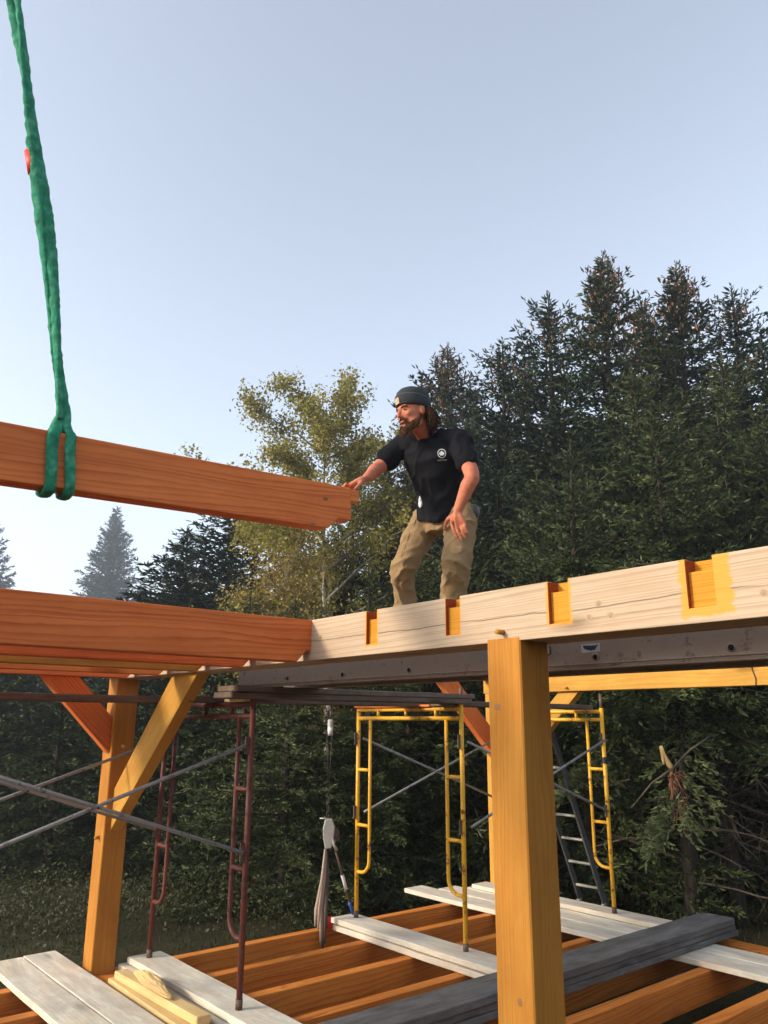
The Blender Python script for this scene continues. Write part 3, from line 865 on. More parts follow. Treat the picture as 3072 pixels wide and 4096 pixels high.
t = NT("green_webbing")
co = t.coord()
n = t.noise(co, 22, 4, 0.6); n2 = t.noise(co, 300, 2)
c = t.ramp(n, [(0.25, (0.014, 0.16, 0.09)), (0.5, (0.032, 0.31, 0.17)), (0.75, (0.14, 0.50, 0.31))])
t.bump(t.math('ADD', t.math('MULTIPLY', n, 1.0), t.math('MULTIPLY', n2, 0.35)), 1.0, 0.025)
M['sling'] = t.fin(c, 0.8, 0, 0.2)
sl = root("lifting_sling", (-3.35, 0.95, 3.1), "green round lifting sling looped round the hanging joist", "sling")
def wob(i, s):
    return mnoise.noise(Vector((i * 0.9, s, 0.3)))
def strand(name, path, w, sq, seed, twist=None):
    pts, rr = [], []
    n = 170
    for i in range(n + 1):
        f = i / n * (len(path) - 1); a = min(int(f), len(path) - 2); q = f - a
        p = Vector(path[a]).lerp(Vector(path[a + 1]), q)
        pts.append(p)
        rr.append(w * (1 + 0.22 * wob(i * 0.35, seed) + 0.34 * max(0.0, 0.45 - abs(wob(i * 0.55, seed + 9)) * 2.0)))
    V, F = [], []
    seg = 14
    for i, p in enumerate(pts):
        tdir = (pts[min(i + 1, n)] - pts[max(i - 1, 0)]).normalized()
        base = Vector((0.64, 0.77, 0)); base = (base - tdir * base.dot(tdir)).normalized()
        oth = tdir.cross(base)
        th = twist(i / n) if twist else 0.0
        u = base * math.cos(th) + oth * math.sin(th); v = tdir.cross(u)
        for k in range(seg):
            a = 2 * math.pi * k / seg
            cr = 1 + 0.16 * wob(i * 0.5 + k * 1.7, seed + 20)
            V.append(p + (u * math.cos(a) + v * math.sin(a) * sq) * rr[i] * cr)
    for i in range(n):
        for k in range(seg):
            k2 = (k + 1) % seg
            F.append((i * seg + k, i * seg + k2, (i + 1) * seg + k2, (i + 1) * seg + k))
    F.append(tuple(range(seg - 1, -1, -1))); F.append(tuple(n * seg + k for k in range(seg)))
    return mk(name, V, F, M['sling'], sl, smooth=True)
top = Vector((-3.35, 0.26, 6.1)); bot = Vector((-3.345, 0.962, 3.175))
pathA, pathB = [], []
for i in range(31):
    f = i / 30
    p = top.lerp(bot, f) + Vector((0, 0.045 * math.sin(f * math.pi) , 0))
    ph = 1.2 + f * 7.0
    side = Vector((0.64, 0.77, 0)); dep = Vector((0.77, -0.64, 0))
    o = side * math.cos(ph) * 0.017 + dep * math.sin(ph) * 0.015
    pathA.append(p + o); pathB.append(p - o)
strand("strand", pathA, 0.025, 0.6, 1.0, lambda f: 0.8 + f * 7.0)
strand("strand", pathB, 0.025, 0.6, 5.0, lambda f: 2.0 + f * 7.0)
def loop(y0, y1, yc, seed, w):
    def zt(y): return 2.892 + (y + 1.2) * (3.046 - 2.892) / 3.727
    xr, xl = -3.3 + 0.012, -3.4 - 0.012
    pts = [(-3.345, yc, 3.19), (-3.325, (yc + y0) / 2, zt(y0) + hz + 0.025), (xr - 0.006, y0, zt(y0) + hz - 0.004), (xr, y0 - 0.004, zt(y0) + 0.06), (xr, (y0 + y1) / 2, zt(y0) - 0.03), (xr, y1, zt(y1) - hz + 0.015), (xr - 0.012, y1, zt(y1) - hz - 0.018),
           (-3.35, y1, zt(y1) - hz - 0.026), (xl + 0.01, y1, zt(y1) - hz - 0.014), (xl, y1, zt(y1) - hz + 0.03), (xl, y0, zt(y0)), (xl, y0, zt(y0) + hz), (-3.37, (yc + y0) / 2, zt(y0) + hz + 0.02), (-3.35, yc, 3.19)]
    rr = []; P = []
    n = 70
    for i in range(n + 1):
        f = i / n * (len(pts) - 1); a = min(int(f), len(pts) - 2); q = f - a
        q = q * q * (3 - 2 * q) if False else q
        P.append(Vector(pts[a]).lerp(Vector(pts[a + 1]), q))
    for _ in range(2):
        P = [P[0]] + [(P[i - 1] + P[i] * 2 + P[i + 1]) / 4 for i in range(1, n)] + [P[-1]]
    V, F = [], []
    seg = 12
    for i, p in enumerate(P):
        tdir = (P[min(i + 1, n)] - P[max(i - 1, 0)]).normalized()
        u = Vector((0, 1, 0)); u = (u - tdir * u.dot(tdir)).normalized(); v = tdir.cross(u)
        ww = w * (1 + 0.16 * wob(i * 0.6, seed))
        for k in range(seg):
            a = 2 * math.pi * k / seg
            V.append(p + u * math.cos(a) * ww + v * math.sin(a) * 0.011 * (1 + 0.3 * wob(i * 1.3 + k, seed + 4)))
    for i in range(n):
        for k in range(seg):
            k2 = (k + 1) % seg
            F.append((i * seg + k, i * seg + k2, (i + 1) * seg + k2, (i + 1) * seg + k))
    return mk("loop", V, F, M['sling'], sl, smooth=True)
loop(0.918, 0.928, 0.955, 2.0, 0.025)
loop(0.992, 1.008, 0.97, 7.0, 0.023)
f_ = 0.667
tp = top.lerp(bot, 0.570); tq = top.lerp(bot, 0.606)
tube("red_sleeve", [tp + Vector((-0.010, 0.022, 0)), tq + Vector((-0.010, 0.026, 0))], 0.030, M['red_flag'], sl, 12, squash=0.75, ref=(0.64, 0.77, 0))

# ================================================================== trees
def leafmat(name, stops, rough=0.6, trans=0.0):
    t = NT(name)
    tint = t.attr("tint")[2]
    rr = t.rnd()
    f = t.math('ADD', t.math('MULTIPLY', t.math('SUBTRACT', rr, 0.5), 0.22), tint, clamp=True)
    t.fin(t.ramp(f, stops), rough, 0, 0.25)
    if trans:
        tr = t.n("ShaderNodeBsdfTranslucent"); t.set(tr.inputs[0], t.ramp(f, stops))
        mx = t.n("ShaderNodeMixShader"); mx.inputs[0].default_value = trans
        t.t.links.new(t.b.outputs[0], mx.inputs[1]); t.t.links.new(tr.outputs[0], mx.inputs[2])
        t.t.links.new(mx.outputs[0], t.out.inputs[0])
    return t.m


M['needles'] = leafmat("spruce_needles", [(0.0, (0.018, 0.022, 0.008)), (0.35, (0.029, 0.042, 0.012)), (0.6, (0.048, 0.070, 0.019)), (0.82, (0.088, 0.118, 0.036)), (1.0, (0.18, 0.20, 0.08))])
M['needles_warm'] = leafmat("spruce_needles_warm", [(0.0, (0.028, 0.026, 0.011)), (0.4, (0.046, 0.046, 0.018)), (0.7, (0.070, 0.070, 0.026)), (1.0, (0.14, 0.13, 0.05))])
M['needles_blue'] = leafmat("spruce_needles_blue", [(0.0, (0.015, 0.023, 0.010)), (0.4, (0.026, 0.045, 0.019)), (0.7, (0.044, 0.074, 0.031)), (1.0, (0.14, 0.17, 0.075))])
M['needles_hazed'] = leafmat("far_needles_hazed", [(0.0, (0.04, 0.055, 0.045)), (0.5, (0.065, 0.085, 0.07)), (1.0, (0.10, 0.12, 0.10))])  # paler needles: part of the distance haze is put into this colour
M['cones'] = leafmat("spruce_cones", [(0.0, (0.10, 0.045, 0.018)), (0.5, (0.19, 0.085, 0.032)), (1.0, (0.30, 0.14, 0.055))])
M['birch_leaf'] = leafmat("birch_leaves", [(0.0, (0.17, 0.155, 0.03)), (0.45, (0.28, 0.25, 0.052)), (0.75, (0.40, 0.335, 0.075)), (1.0, (0.52, 0.42, 0.11))], trans=0.3)
M['birch_gold'] = leafmat("golden_leaves", [(0.0, (0.15, 0.11, 0.025)), (0.5, (0.28, 0.20, 0.045)), (0.8, (0.38, 0.28, 0.07)), (1.0, (0.46, 0.37, 0.11))], trans=0.3)
M['grass'] = leafmat("grass_blades", [(0.0, (0.035, 0.04, 0.012)), (0.5, (0.06, 0.062, 0.02)), (1.0, (0.10, 0.09, 0.035))], trans=0.2)


def bark(name, a, b, sx=8):
    t = NT(name)
    n = t.noise(t.vmath('MULTIPLY', t.coord(), (sx, sx, 2.0)), 1.5, 6, 0.7)
    t.bump(n, 0.8, 0.03)
    return t.fin(t.ramp(n, [(0.3, a), (0.7, b)]), 0.9, 0, 0.1)


M['bark'] = bark("spruce_bark", (0.022, 0.016, 0.011), (0.075, 0.058, 0.044))
M['birch_bark'] = bark("birch_bark", (0.10, 0.085, 0.07), (0.34, 0.31, 0.27))
M['twig'] = bark("dead_twig", (0.055, 0.042, 0.030), (0.16, 0.13, 0.095), 20)
M['twig_red'] = bark("dead_red_needles", (0.20, 0.085, 0.045), (0.36, 0.18, 0.10), 20)
M['torn_wood'] = bark("torn_wood", (0.45, 0.28, 0.10), (0.68, 0.47, 0.20), 14)


def mesh_np(name, verts, quads, mats, tint=None, tris=None):
    me = bpy.data.meshes.new(name)
    nq = len(quads); nt = 0 if tris is None else len(tris)
    me.vertices.add(len(verts))
    me.vertices.foreach_set("co", np.ascontiguousarray(verts, dtype=np.float32).ravel())
    loops = quads.ravel() if nt == 0 else np.concatenate([quads.ravel(), tris.ravel()])
    me.loops.add(len(loops))
    me.loops.foreach_set("vertex_index", loops.astype(np.int32))
    starts = np.concatenate([np.arange(nq) * 4, nq * 4 + np.arange(nt) * 3]).astype(np.int32)
    me.polygons.add(nq + nt)
    me.polygons.foreach_set("loop_start", starts)
    for mm in mats:
        me.materials.append(mm)
    if tint is not None:
        at = me.attributes.new("tint", 'FLOAT', 'POINT')
        at.data.foreach_set("value", tint.astype(np.float32))
    me.update(calc_edges=True)
    return me


def unit(a):
    return a / np.maximum(np.linalg.norm(a, axis=1, keepdims=True), 1e-9)


def sprigs(base, d, ln, wd, tint, rng):
    """two crossed diamonds per sprig"""
    n = len(base)
    d = unit(d)
    rv = unit(rng.normal(size=(n, 3)))
    s = unit(np.cross(d, rv)); u = np.cross(d, s)
    mid = base + d * (ln * 0.42)[:, None]
    tip = base + d * ln[:, None]
    w = wd[:, None]
    V = np.stack([base, mid + s * w, tip, mid - s * w, mid + u * w, mid - u * w], 1).reshape(-1, 3)
    i = np.arange(n)[:, None] * 6
    Q = np.concatenate([i + np.array([[0, 1, 2, 3]]), i + np.array([[0, 4, 2, 5]])], 0)
    T = np.repeat(tint, 6)
    T[2::6] = np.clip(T[2::6] + 0.16, 0, 1)
    return V, Q, T


def tubes_np(polys, radii, seg=5):
    """polys: list of (k,3) arrays ; radii list of (k,)"""
    V, Q = [], []
    off = 0
    for P, R in zip(polys, radii):
        k = len(P)
        tg = np.gradient(P, axis=0); tg = unit(tg)
        ref = np.array([0.31, 0.2, 1.0]) if abs(tg[0, 2]) < 0.85 else np.array([1.0, 0.1, 0.0])
        u = unit(np.cross(tg, np.broadcast_to(ref, tg.shape))); v = np.cross(tg, u)
        a = np.arange(seg) * 2 * np.pi / seg
        ring = P[:, None, :] + (u[:, None, :] * np.cos(a)[None, :, None] + v[:, None, :] * np.sin(a)[None, :, None]) * R[:, None, None]
        V.append(ring.reshape(-1, 3))
        ii = np.arange(k - 1)[:, None] * seg; kk = np.arange(seg)[None, :]
        a0 = (ii + kk).ravel(); b0 = (ii + (kk + 1) % seg).ravel()
        Q.append(np.stack([a0, b0, b0 + seg, a0 + seg], 1) + off)
        off += k * seg
    return np.concatenate(V), np.concatenate(Q)


def spruce_meshes(name, seed, H, R, zlow, mat, dens=1.0, cone=0.0, dead=0, shape=0.85, size=1.0, droop=1.0, tintmu=0.42, irregular=0.2):
    rng = np.random.default_rng(seed)
    # trunk
    zz = np.linspace(-0.6, H * 0.99, 14)
    r0 = 0.011 * H + 0.02
    ctr = np.stack([0.05 * np.sin(zz * 0.5 + seed), 0.05 * np.cos(zz * 0.43 + seed), zz], 1)
    rad = r0 * np.clip(1 - (zz / H), 0.02, 1) ** 0.8 * 1.15 + 0.006
    V, Q = tubes_np([ctr], [rad], 9)
    trunk = mesh_np(name + "_trunk", V, Q, [M['bark']])
    trunk.polygons.foreach_set("use_smooth", [True] * len(trunk.polygons))
    # branches
    Bs, Ds, Ls, Ws, Ts = [], [], [], [], []
    Cb, Cd, Cl, Cw, Ct = [], [], [], [], []
    wood_p, wood_r = [], []
    z = zlow
    lobes = rng.uniform(0, 2 * np.pi, 3)
    while z < H - 0.45 * size:
        t = (z - zlow) / (H - zlow)
        nb = int(rng.integers(4, 7)) if t < 0.93 else 3
        sz = size * (0.5 + 0.5 * min(1.0, (1 - t) * H / (2.2 * max(1.0, size))))
        az0 = rng.uniform(0, 2 * np.pi)
        for b in range(nb):
            az = az0 + b * 2 * np.pi / nb + rng.normal() * 0.25
            irr = 1 + irregular * (np.sin(az * 2 + lobes[0] + z * 0.6) * 0.6 + np.sin(az * 3 + lobes[1] - z * 0.9) * 0.5)
            L = (R * (1 - t) ** shape * irr * rng.uniform(0.72, 1.15) + 0.05)
            if rng.random() < 0.05: L *= 1.25
            if rng.random() < 0.06: continue
            a = -0.10 * droop + 0.75 * t ** 1.3 + rng.normal() * 0.08
            bb = (0.34 * droop) * (1 - t) + 0.05
            c = 0.22
            k = max(4, int(L / 0.25))
            s = np.linspace(0, 1, k + 1)
            rr_ = s * L
            hz_ = L * (a * s - bb * s ** 2 + c * s ** 3)
            bend = rng.normal() * 0.15
            ang = az + bend * s
            P = np.stack([np.cos(ang) * rr_, np.sin(ang) * rr_, z + hz_ + rng.normal() * 0.05 + 0 * s], 1)
            P[:, :2] += np.array([0.05 * np.sin(z * 0.5 + seed), 0.05 * np.cos(z * 0.43 + seed)])
            wood_p.append(P); wood_r.append((0.006 + 0.010 * L) * (1 - 0.85 * s))
            btint = tintmu + rng.normal() * 0.10
            # twigs
            n2 = max(5, int(L / 0.066 * dens))
            st = rng.uniform(0.04, 1.0, n2) ** 0.85
            tang = np.gradient(P, axis=0)
            idx = np.clip((st * k), 0, k - 1e-6); i0 = idx.astype(int); q = (idx - i0)[:, None]
            pos = P[i0] * (1 - q) + P[i0 + 1] * q
            tg = unit(tang[i0])
            side = np.stack([-tg[:, 1], tg[:, 0], 0 * tg[:, 0]], 1) * rng.choice([-1, 1], n2)[:, None]
            fwd_ = rng.uniform(0.45, 1.0, n2)[:, None]
            dirs = unit(tg * fwd_ + side * rng.uniform(0.5, 1.0, n2)[:, None] + np.array([0, 0, 1.0]) * (rng.normal(size=(n2, 1)) * 0.22 - 0.12 * droop))
            l2 = np.clip(0.42 * L * (1 - st) ** 0.6 * rng.uniform(0.5, 1.1, n2), 0.03 + 0.05 * min(1, (1 - t) * 6), 0.75) * size ** 0.3
            # sprigs along the twigs
            ns = np.maximum(2, (l2 / (0.046 * size) * dens ** 0.5).astype(int))
            ti = np.repeat(np.arange(n2), ns)
            w = rng.uniform(0.0, 1.0, len(ti))
            droopv = np.array([0, 0, -1.0]) * (w ** 2 * 0.25 * droop)[:, None] * l2[ti][:, None]
            sb = pos[ti] + dirs[ti] * (w * l2[ti])[:, None] + droopv
            sd = unit(dirs[ti] + rng.normal(size=(len(ti), 3)) * 0.38 + np.array([0, 0, 0.10]))
            sl_ = rng.uniform(0.06, 0.19, len(ti)) * sz
            Bs.append(sb); Ds.append(sd); Ls.append(sl_); Ws.append(sl_ * rng.uniform(0.10, 0.17, len(ti)))
            Ts.append(np.clip(btint + rng.normal(size=len(ti)) * 0.13, 0, 0.95))
            # axis sprigs + leader
            na = max(3, int(L / 0.05 * dens))
            sa = rng.uniform(0.05, 1.0, na); idx = np.clip(sa * k, 0, k - 1e-6); i0 = idx.astype(int); q = (idx - i0)[:, None]
            sb = P[i0] * (1 - q) + P[i0 + 1] * q
            sd = unit(unit(tang[i0]) + rng.normal(size=(na, 3)) * 0.45)
            sl_ = rng.uniform(0.09, 0.17, na) * sz
            Bs.append(sb); Ds.append(sd); Ls.append(sl_); Ws.append(sl_ * 0.13); Ts.append(np.clip(btint + 0.1 + rng.normal(size=na) * 0.12, 0, 1))
            if cone and t > 0.74 and rng.random() < cone:
                nc = int(rng.integers(3, 10))
                sc = rng.uniform(0.4, 1.0, nc); ii = np.clip((sc * k).astype(int), 0, k)
                Cb.append(P[ii] + rng.normal(size=(nc, 3)) * 0.07); Cd.append(np.array([0, 0, -1.0]) + rng.normal(size=(nc, 3)) * 0.25)
                Cl.append(rng.uniform(0.10, 0.17, nc) * size); Cw.append(np.full(nc, 0.026 * size)); Ct.append(rng.uniform(0, 1, nc))
        z += rng.uniform(0.16, 0.30) * (1.0 if t < 0.8 else 0.7)
    nt_ = int(H * 70 * dens)
    zt = rng.uniform(zlow * 0.9, H - 0.2, nt_); az = rng.uniform(0, 2 * np.pi, nt_)
    Bs.append(np.stack([0.05 * np.sin(zt * 0.5 + seed) + 0.05 * np.cos(az), 0.05 * np.cos(zt * 0.43 + seed) + 0.05 * np.sin(az), zt], 1))
    Ds.append(np.stack([np.cos(az), np.sin(az), rng.uniform(-0.3, 0.8, nt_)], 1)); Ls.append(rng.uniform(0.12, 0.24, nt_) * size); Ws.append(rng.uniform(0.016, 0.03, nt_) * size); Ts.append(np.clip(tintmu + rng.normal(size=nt_) * 0.15, 0, 1))
    # leader
    nl = int(34)
    Bs.append(np.stack([rng.normal(size=nl) * 0.01, rng.normal(size=nl) * 0.01, H - 0.62 * size + np.linspace(0, 0.60 * size, nl)], 1) + np.array([0.05 * np.sin(H * 0.5 + seed), 0.05 * np.cos(H * 0.43 + seed), 0]))
    Ds.append(np.array([[0, 0, 1.0]]) + rng.normal(size=(nl, 3)) * 0.55); Ls.append(np.full(nl, 0.10 * size)); Ws.append(np.full(nl, 0.012 * size)); Ts.append(np.full(nl, 0.6))
    cat_ = lambda L_: np.concatenate(L_)
    V, Q, T = sprigs(cat_(Bs), cat_(Ds), cat_(Ls), cat_(Ws), cat_(Ts), rng)
    Vw, Qw = tubes_np(wood_p, wood_r, 4)
    crown_tint = np.concatenate([T, np.full(len(Vw), 0.05)])
    me = mesh_np(name + "_crown", np.concatenate([V, Vw]), np.concatenate([Q, Qw + len(V)]), [mat, M['bark']], crown_tint)
    mi = np.zeros(len(me.polygons), dtype=np.int32); mi[len(Q):] = 1
    me.polygons.foreach_set("material_index", mi)
    parts = [("trunk", trunk), ("crown", me)]
    if Cb:
        V, Q, T = sprigs(cat_(Cb), cat_(Cd), cat_(Cl), cat_(Cw), cat_(Ct), rng)
        parts.append(("cone_clusters", mesh_np(name + "_cones", V, Q, [M['cones']], T)))
    if dead:
        polys, rads = [], []
        for i in range(dead):
            z = rng.uniform(0.5, zlow + 0.8); az = rng.uniform(0, 2 * np.pi); L = rng.uniform(0.5, 2.0)
            k = 7; s = np.linspace(0, 1, k)
            an = az + np.cumsum(rng.normal(size=k) * 0.10)
            P = np.stack([np.cos(an) * s * L, np.sin(an) * s * L, z + L * (-0.05 * s - rng.uniform(0.0, 0.5) * s ** 2) + np.cumsum(rng.normal(size=k)) * 0.025], 1)
            polys.append(P); rads.append((0.011 * L + 0.004) * (1 - 0.8 * s))
            for j in range(int(rng.integers(3, 9))):
                i0 = int(rng.integers(2, k)); b0 = P[i0]
                dd = unit((P[i0] - P[i0 - 1])[None, :] + rng.normal(size=(1, 3)) * 0.10 + np.array([[0, 0, -0.03]]))[0]
                dd = dd + rng.normal(size=3) * 0.6
                l3 = rng.uniform(0.12, 0.5); m_ = 4; s3 = np.linspace(0, 1, m_)[:, None]
                polys.append(b0 + dd * s3 * l3 + np.cumsum(rng.normal(size=(m_, 3)), 0) * 0.018); rads.append(np.linspace(0.006, 0.002, m_))
        V, Q = tubes_np(polys, rads, 4)
        parts.append(("dead_branches", mesh_np(name + "_dead", V, Q, [M['twig']])))
    return parts


TREE = {}
TREE['A'] = (13.0, spruce_meshes("tall_spruce", 3, 13.0, 3.5, 3.0, M['needles'], 1.0, cone=1.0, dead=26, shape=0.88, irregular=0.40, size=1.0, droop=1.15))
TREE['B'] = (12.0, spruce_meshes("green_spruce", 11, 12.0, 3.5, 2.4, M['needles_blue'], 1.0, cone=0.15, dead=26, shape=0.86, irregular=0.42, size=1.0, droop=1.15))
TREE['C'] = (12.0, spruce_meshes("warm_spruce", 23, 12.0, 3.0, 1.2, M['needles_warm'], 0.9, cone=0.4, dead=12, shape=0.95, irregular=0.25, size=1.15))
TREE['D'] = (8.0, spruce_meshes("young_spruce", 31, 8.0, 2.5, 0.5, M['needles'], 1.2, shape=0.9, size=0.72, droop=0.7, tintmu=0.58, irregular=0.3))
TREE['H'] = (8.0, spruce_meshes("raised_spruce", 37, 8.0, 2.5, 2.9, M['needles'], 1.5, dead=24, shape=0.95, size=0.68, droop=0.9, tintmu=0.54, irregular=0.45))
TREE['E'] = (5.0, spruce_meshes("small_spruce", 47, 5.0, 1.7, 0.1, M['needles'], 1.15, shape=0.7, size=0.85, droop=0.9, tintmu=0.45, irregular=0.3))
TREE['F'] = (24.0, spruce_meshes("far_spruce", 59, 24.0, 6.0, 2.0, M['needles_hazed'], 0.65, shape=0.95, size=2.5, droop=1.0, irregular=0.22))
TREE['G'] = (11.0, spruce_meshes("dense_spruce", 71, 11.0, 3.3, 0.6, M['needles_blue'], 0.95, shape=0.85, size=1.35, tintmu=0.36, irregular=0.3))


def ray_xy(px, d):
    v = rgt * ((px - 1536) / 3104.08) + fwd
    h = math.hypot(v.x, v.y)
    return v.x / h * d, v.y / h * d


def tree(kind, x, y, H, label, group, yaw=None, wide=1.0, name="spruce_tree"):
    h0, parts = TREE[kind]
    s = (H) / h0
    z = gz(x, y)
    rot = Matrix.Rotation(yaw if yaw is not None else (x * 12.9 + y * 78.2) % 6.28, 4, 'Z')
    mw = Matrix.Translation((x, y, z)) @ rot @ Matrix.Diagonal((s * wide, s * wide, s, 1))
    r = bpy.data.objects.new(name, None)
    r.empty_display_size = 0.2
    link(r, mw)
    tag(r, label, "tree", group)
    for pn, me in parts:
        o = bpy.data.objects.new(pn, me)
        link(o, mw, r)
        if pn in ('cone_clusters', 'dead_branches'): o['kind'] = 'stuff'
    return r


RG = "spruces of the wood behind the man"
G0 = 0.0
for kd, x, y, H, lb in (
    ('A', -8.6, 13.49, 12.75, "tallest spruce right of the man, its spire hung with brown cones"),
    ('A', -7.54, 14.68, 12.5, "tall cone-hung spruce between the tallest spire and the ragged spruce near the right edge"),
    ('B', -7.21, 16.49, 12.6, "ragged tall spruce with forked top near the right edge"),
    ('A', -9.43, 16.49, 13.3, "brown-topped spruce behind and between the two tallest spires"),
    ('B', -9.6, 12.8, 12.0, "blue-green spruce just left of the tallest spire"),
    ('B', -11.09, 12.88, 11.5, "green spruce with a broad top between the man and the tall spires"),
    ('C', -13.15, 16.37, 13.4, "spruce peeping out behind the broad green top right of the man"),
    ('A', -14.86, 14.84, 13.6, "spruce covered in rusty cones right above the man's hat"),
    ('C', -16.81, 15.7, 13.7, "small spruce top just left of the rusty cone-covered one"),
    ('C', -16.43, 17.5, 14.0, "reddish spruce top just right of the rusty cone-covered one"),
    ('B', -5.57, 13.93, 9.6, "spruce cut by the right edge, dark branches against the sky"),
    ('A', -4.6, 14.6, 10.6, "spruce standing beyond the right edge, branch tips reaching in"),
    ('H', -6.93, 11.59, 8.7, "light green young spruce with upright candles below the tall spires"),
    ('H', -6.07, 13.17, 9.2, "olive young spruce left of the spruce cut by the right edge"),
    ('D', -7.17, 9.9, 6.9, "bright young spruce right of the man's shoulder"),
    ('H', -5.44, 10.5, 6.2, "young spruce right above the notched beam's right half"),
    ('D', -8.29, 10.4, 6.8, "green young spruce behind the man's left arm"),
    ('G', -19.33, 10.5, 8.9, "broad dark spruce under the hanging joist, left of the golden birch branches"),
    ('G', -21.65, 10.36, 8.2, "dark spruce at the left edge of the wood, beside the hazy tree"),
    ('B', -17.58, 11.49, 8.6, "dark spruce behind the golden birch branches"),
    ('B', -15.82, 12.24, 8.8, "dark spruce right behind the end of the hanging joist"),
    ('C', -15.23, 12.96, 9.6, "brownish spruce behind the man's outstretched arm"),
    ('C', -13.34, 12.08, 9.0, "brown-green spruce directly behind the man's back"),
):
    tree(kd, x, y, H * (1.06 if kd == 'G' else 1.0), lb, RG, wide=1.5 if kd == 'G' else 1.0)
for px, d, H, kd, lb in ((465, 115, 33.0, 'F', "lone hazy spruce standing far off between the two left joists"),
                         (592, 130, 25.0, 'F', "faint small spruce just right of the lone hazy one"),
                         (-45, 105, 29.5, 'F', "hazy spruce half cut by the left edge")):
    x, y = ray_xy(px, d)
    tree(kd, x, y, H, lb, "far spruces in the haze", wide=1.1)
# low trees close behind the building
LG = "low spruces behind the scaffold"
for px, d, H, kd, lb in (
    (60, 17, 4.3, 'E', "low spruce in the dark at the far left, behind the crossed bars"),
    (330, 16, 4.1, 'E', "low dark spruce seen just left of the corner post"),
    (560, 18, 4.8, 'E', "low spruce between the corner post and its sunlit brace"),
    (790, 15, 4.8, 'E', "low spruce seen between the two legs of the red scaffold"),
    (1010, 13.2, 4.6, 'E', "low spruce just right of the red scaffold"),
    (1190, 11.6, 4.3, 'D', "green low spruce behind the hanging winch"),
    (1480, 11.6, 4.8, 'D', "low spruce framed by the middle yellow scaffold"),
    (1650, 12.6, 5.2, 'E', "low spruce behind the right half of the middle yellow scaffold"),
    (1850, 12.2, 5.6, 'E', "low spruce showing between yellow scaffold and near post"),
    (2300, 14.0, 7.0, 'H', "bare-stemmed spruce behind the leaning ladder"),
    (2420, 15.5, 8.5, 'H', "green spruce behind the right yellow scaffold leg")):
    x, y = ray_xy(px, d)
    tree(kd, x, y, H, lb, LG)
BG_ = "bare-trunked spruces at the right"
for px, d, H, lb in ((2640, 11.2, 6.9, "nearest bare spruce trunk at the right, broken branch hanging on it"),
                     (2545, 13.4, 7.6, "thin bare trunk left of the nearest bare trunk at the right"),
                     (2790, 14.5, 8.6, "bare trunk right of the nearest bare trunk, deeper in"),
                     (2925, 13.0, 7.4, "bare trunk near the right edge above the dark board stack"),
                     (3090, 12.4, 7.2, "bare spruce whose dead twigs reach in from the right edge")):
    x, y = ray_xy(px, d)
    tree('H', x, y, H, lb, BG_, yaw=px * 0.7)
# the depth of the wood: filler trees nothing tells apart
rng = np.random.default_rng(5)
for i in range(26):
    px = 700 + 2600 * (i + rng.uniform(0.2, 0.8)) / 26
    d = rng.uniform(19, 30)
    x, y = ray_xy(px, d)
    if px > 2150: d = rng.uniform(24, 32); x, y = ray_xy(px, d)
    H = (5.5 if px < 950 else 8.0 if px < 1500 else 10.0) * rng.uniform(0.85, 1.05)
    tree('G', x, y, H, "dark spruce deep in the wood, almost hidden by the trees before it", "spruces deep in the wood", wide=0.95)
for i in range(14):
    px = -250 + 1100 * (i + rng.uniform(0.2, 0.8)) / 14
    d = rng.uniform(21, 34)
    x, y = ray_xy(px, d)
    tree('G', x, y, 4.7 + (d - 21) * 0.12 + rng.uniform(-0.4, 0.3), "dark low spruce glimpsed under the joists at the left", "low spruces far left", wide=1.3)


# unseen spruces added right of and behind the camera to block low sky light
rng = np.random.default_rng(21)
for i in range(20):
    a = math.radians(-38 + 128 * (i + rng.uniform(0.15, 0.85)) / 20)       # bearing from +X, counter-clockwise
    d = rng.uniform(15, 20)
    x, y = -1 + d * math.cos(a), 2 + d * math.sin(a)
    if y > 9 and x < -1: continue
    tree('G', x, y, rng.uniform(5.5, 7.5), "unseen dense spruce added beyond the right edge to block low sky light", "added spruces beyond the right edge")


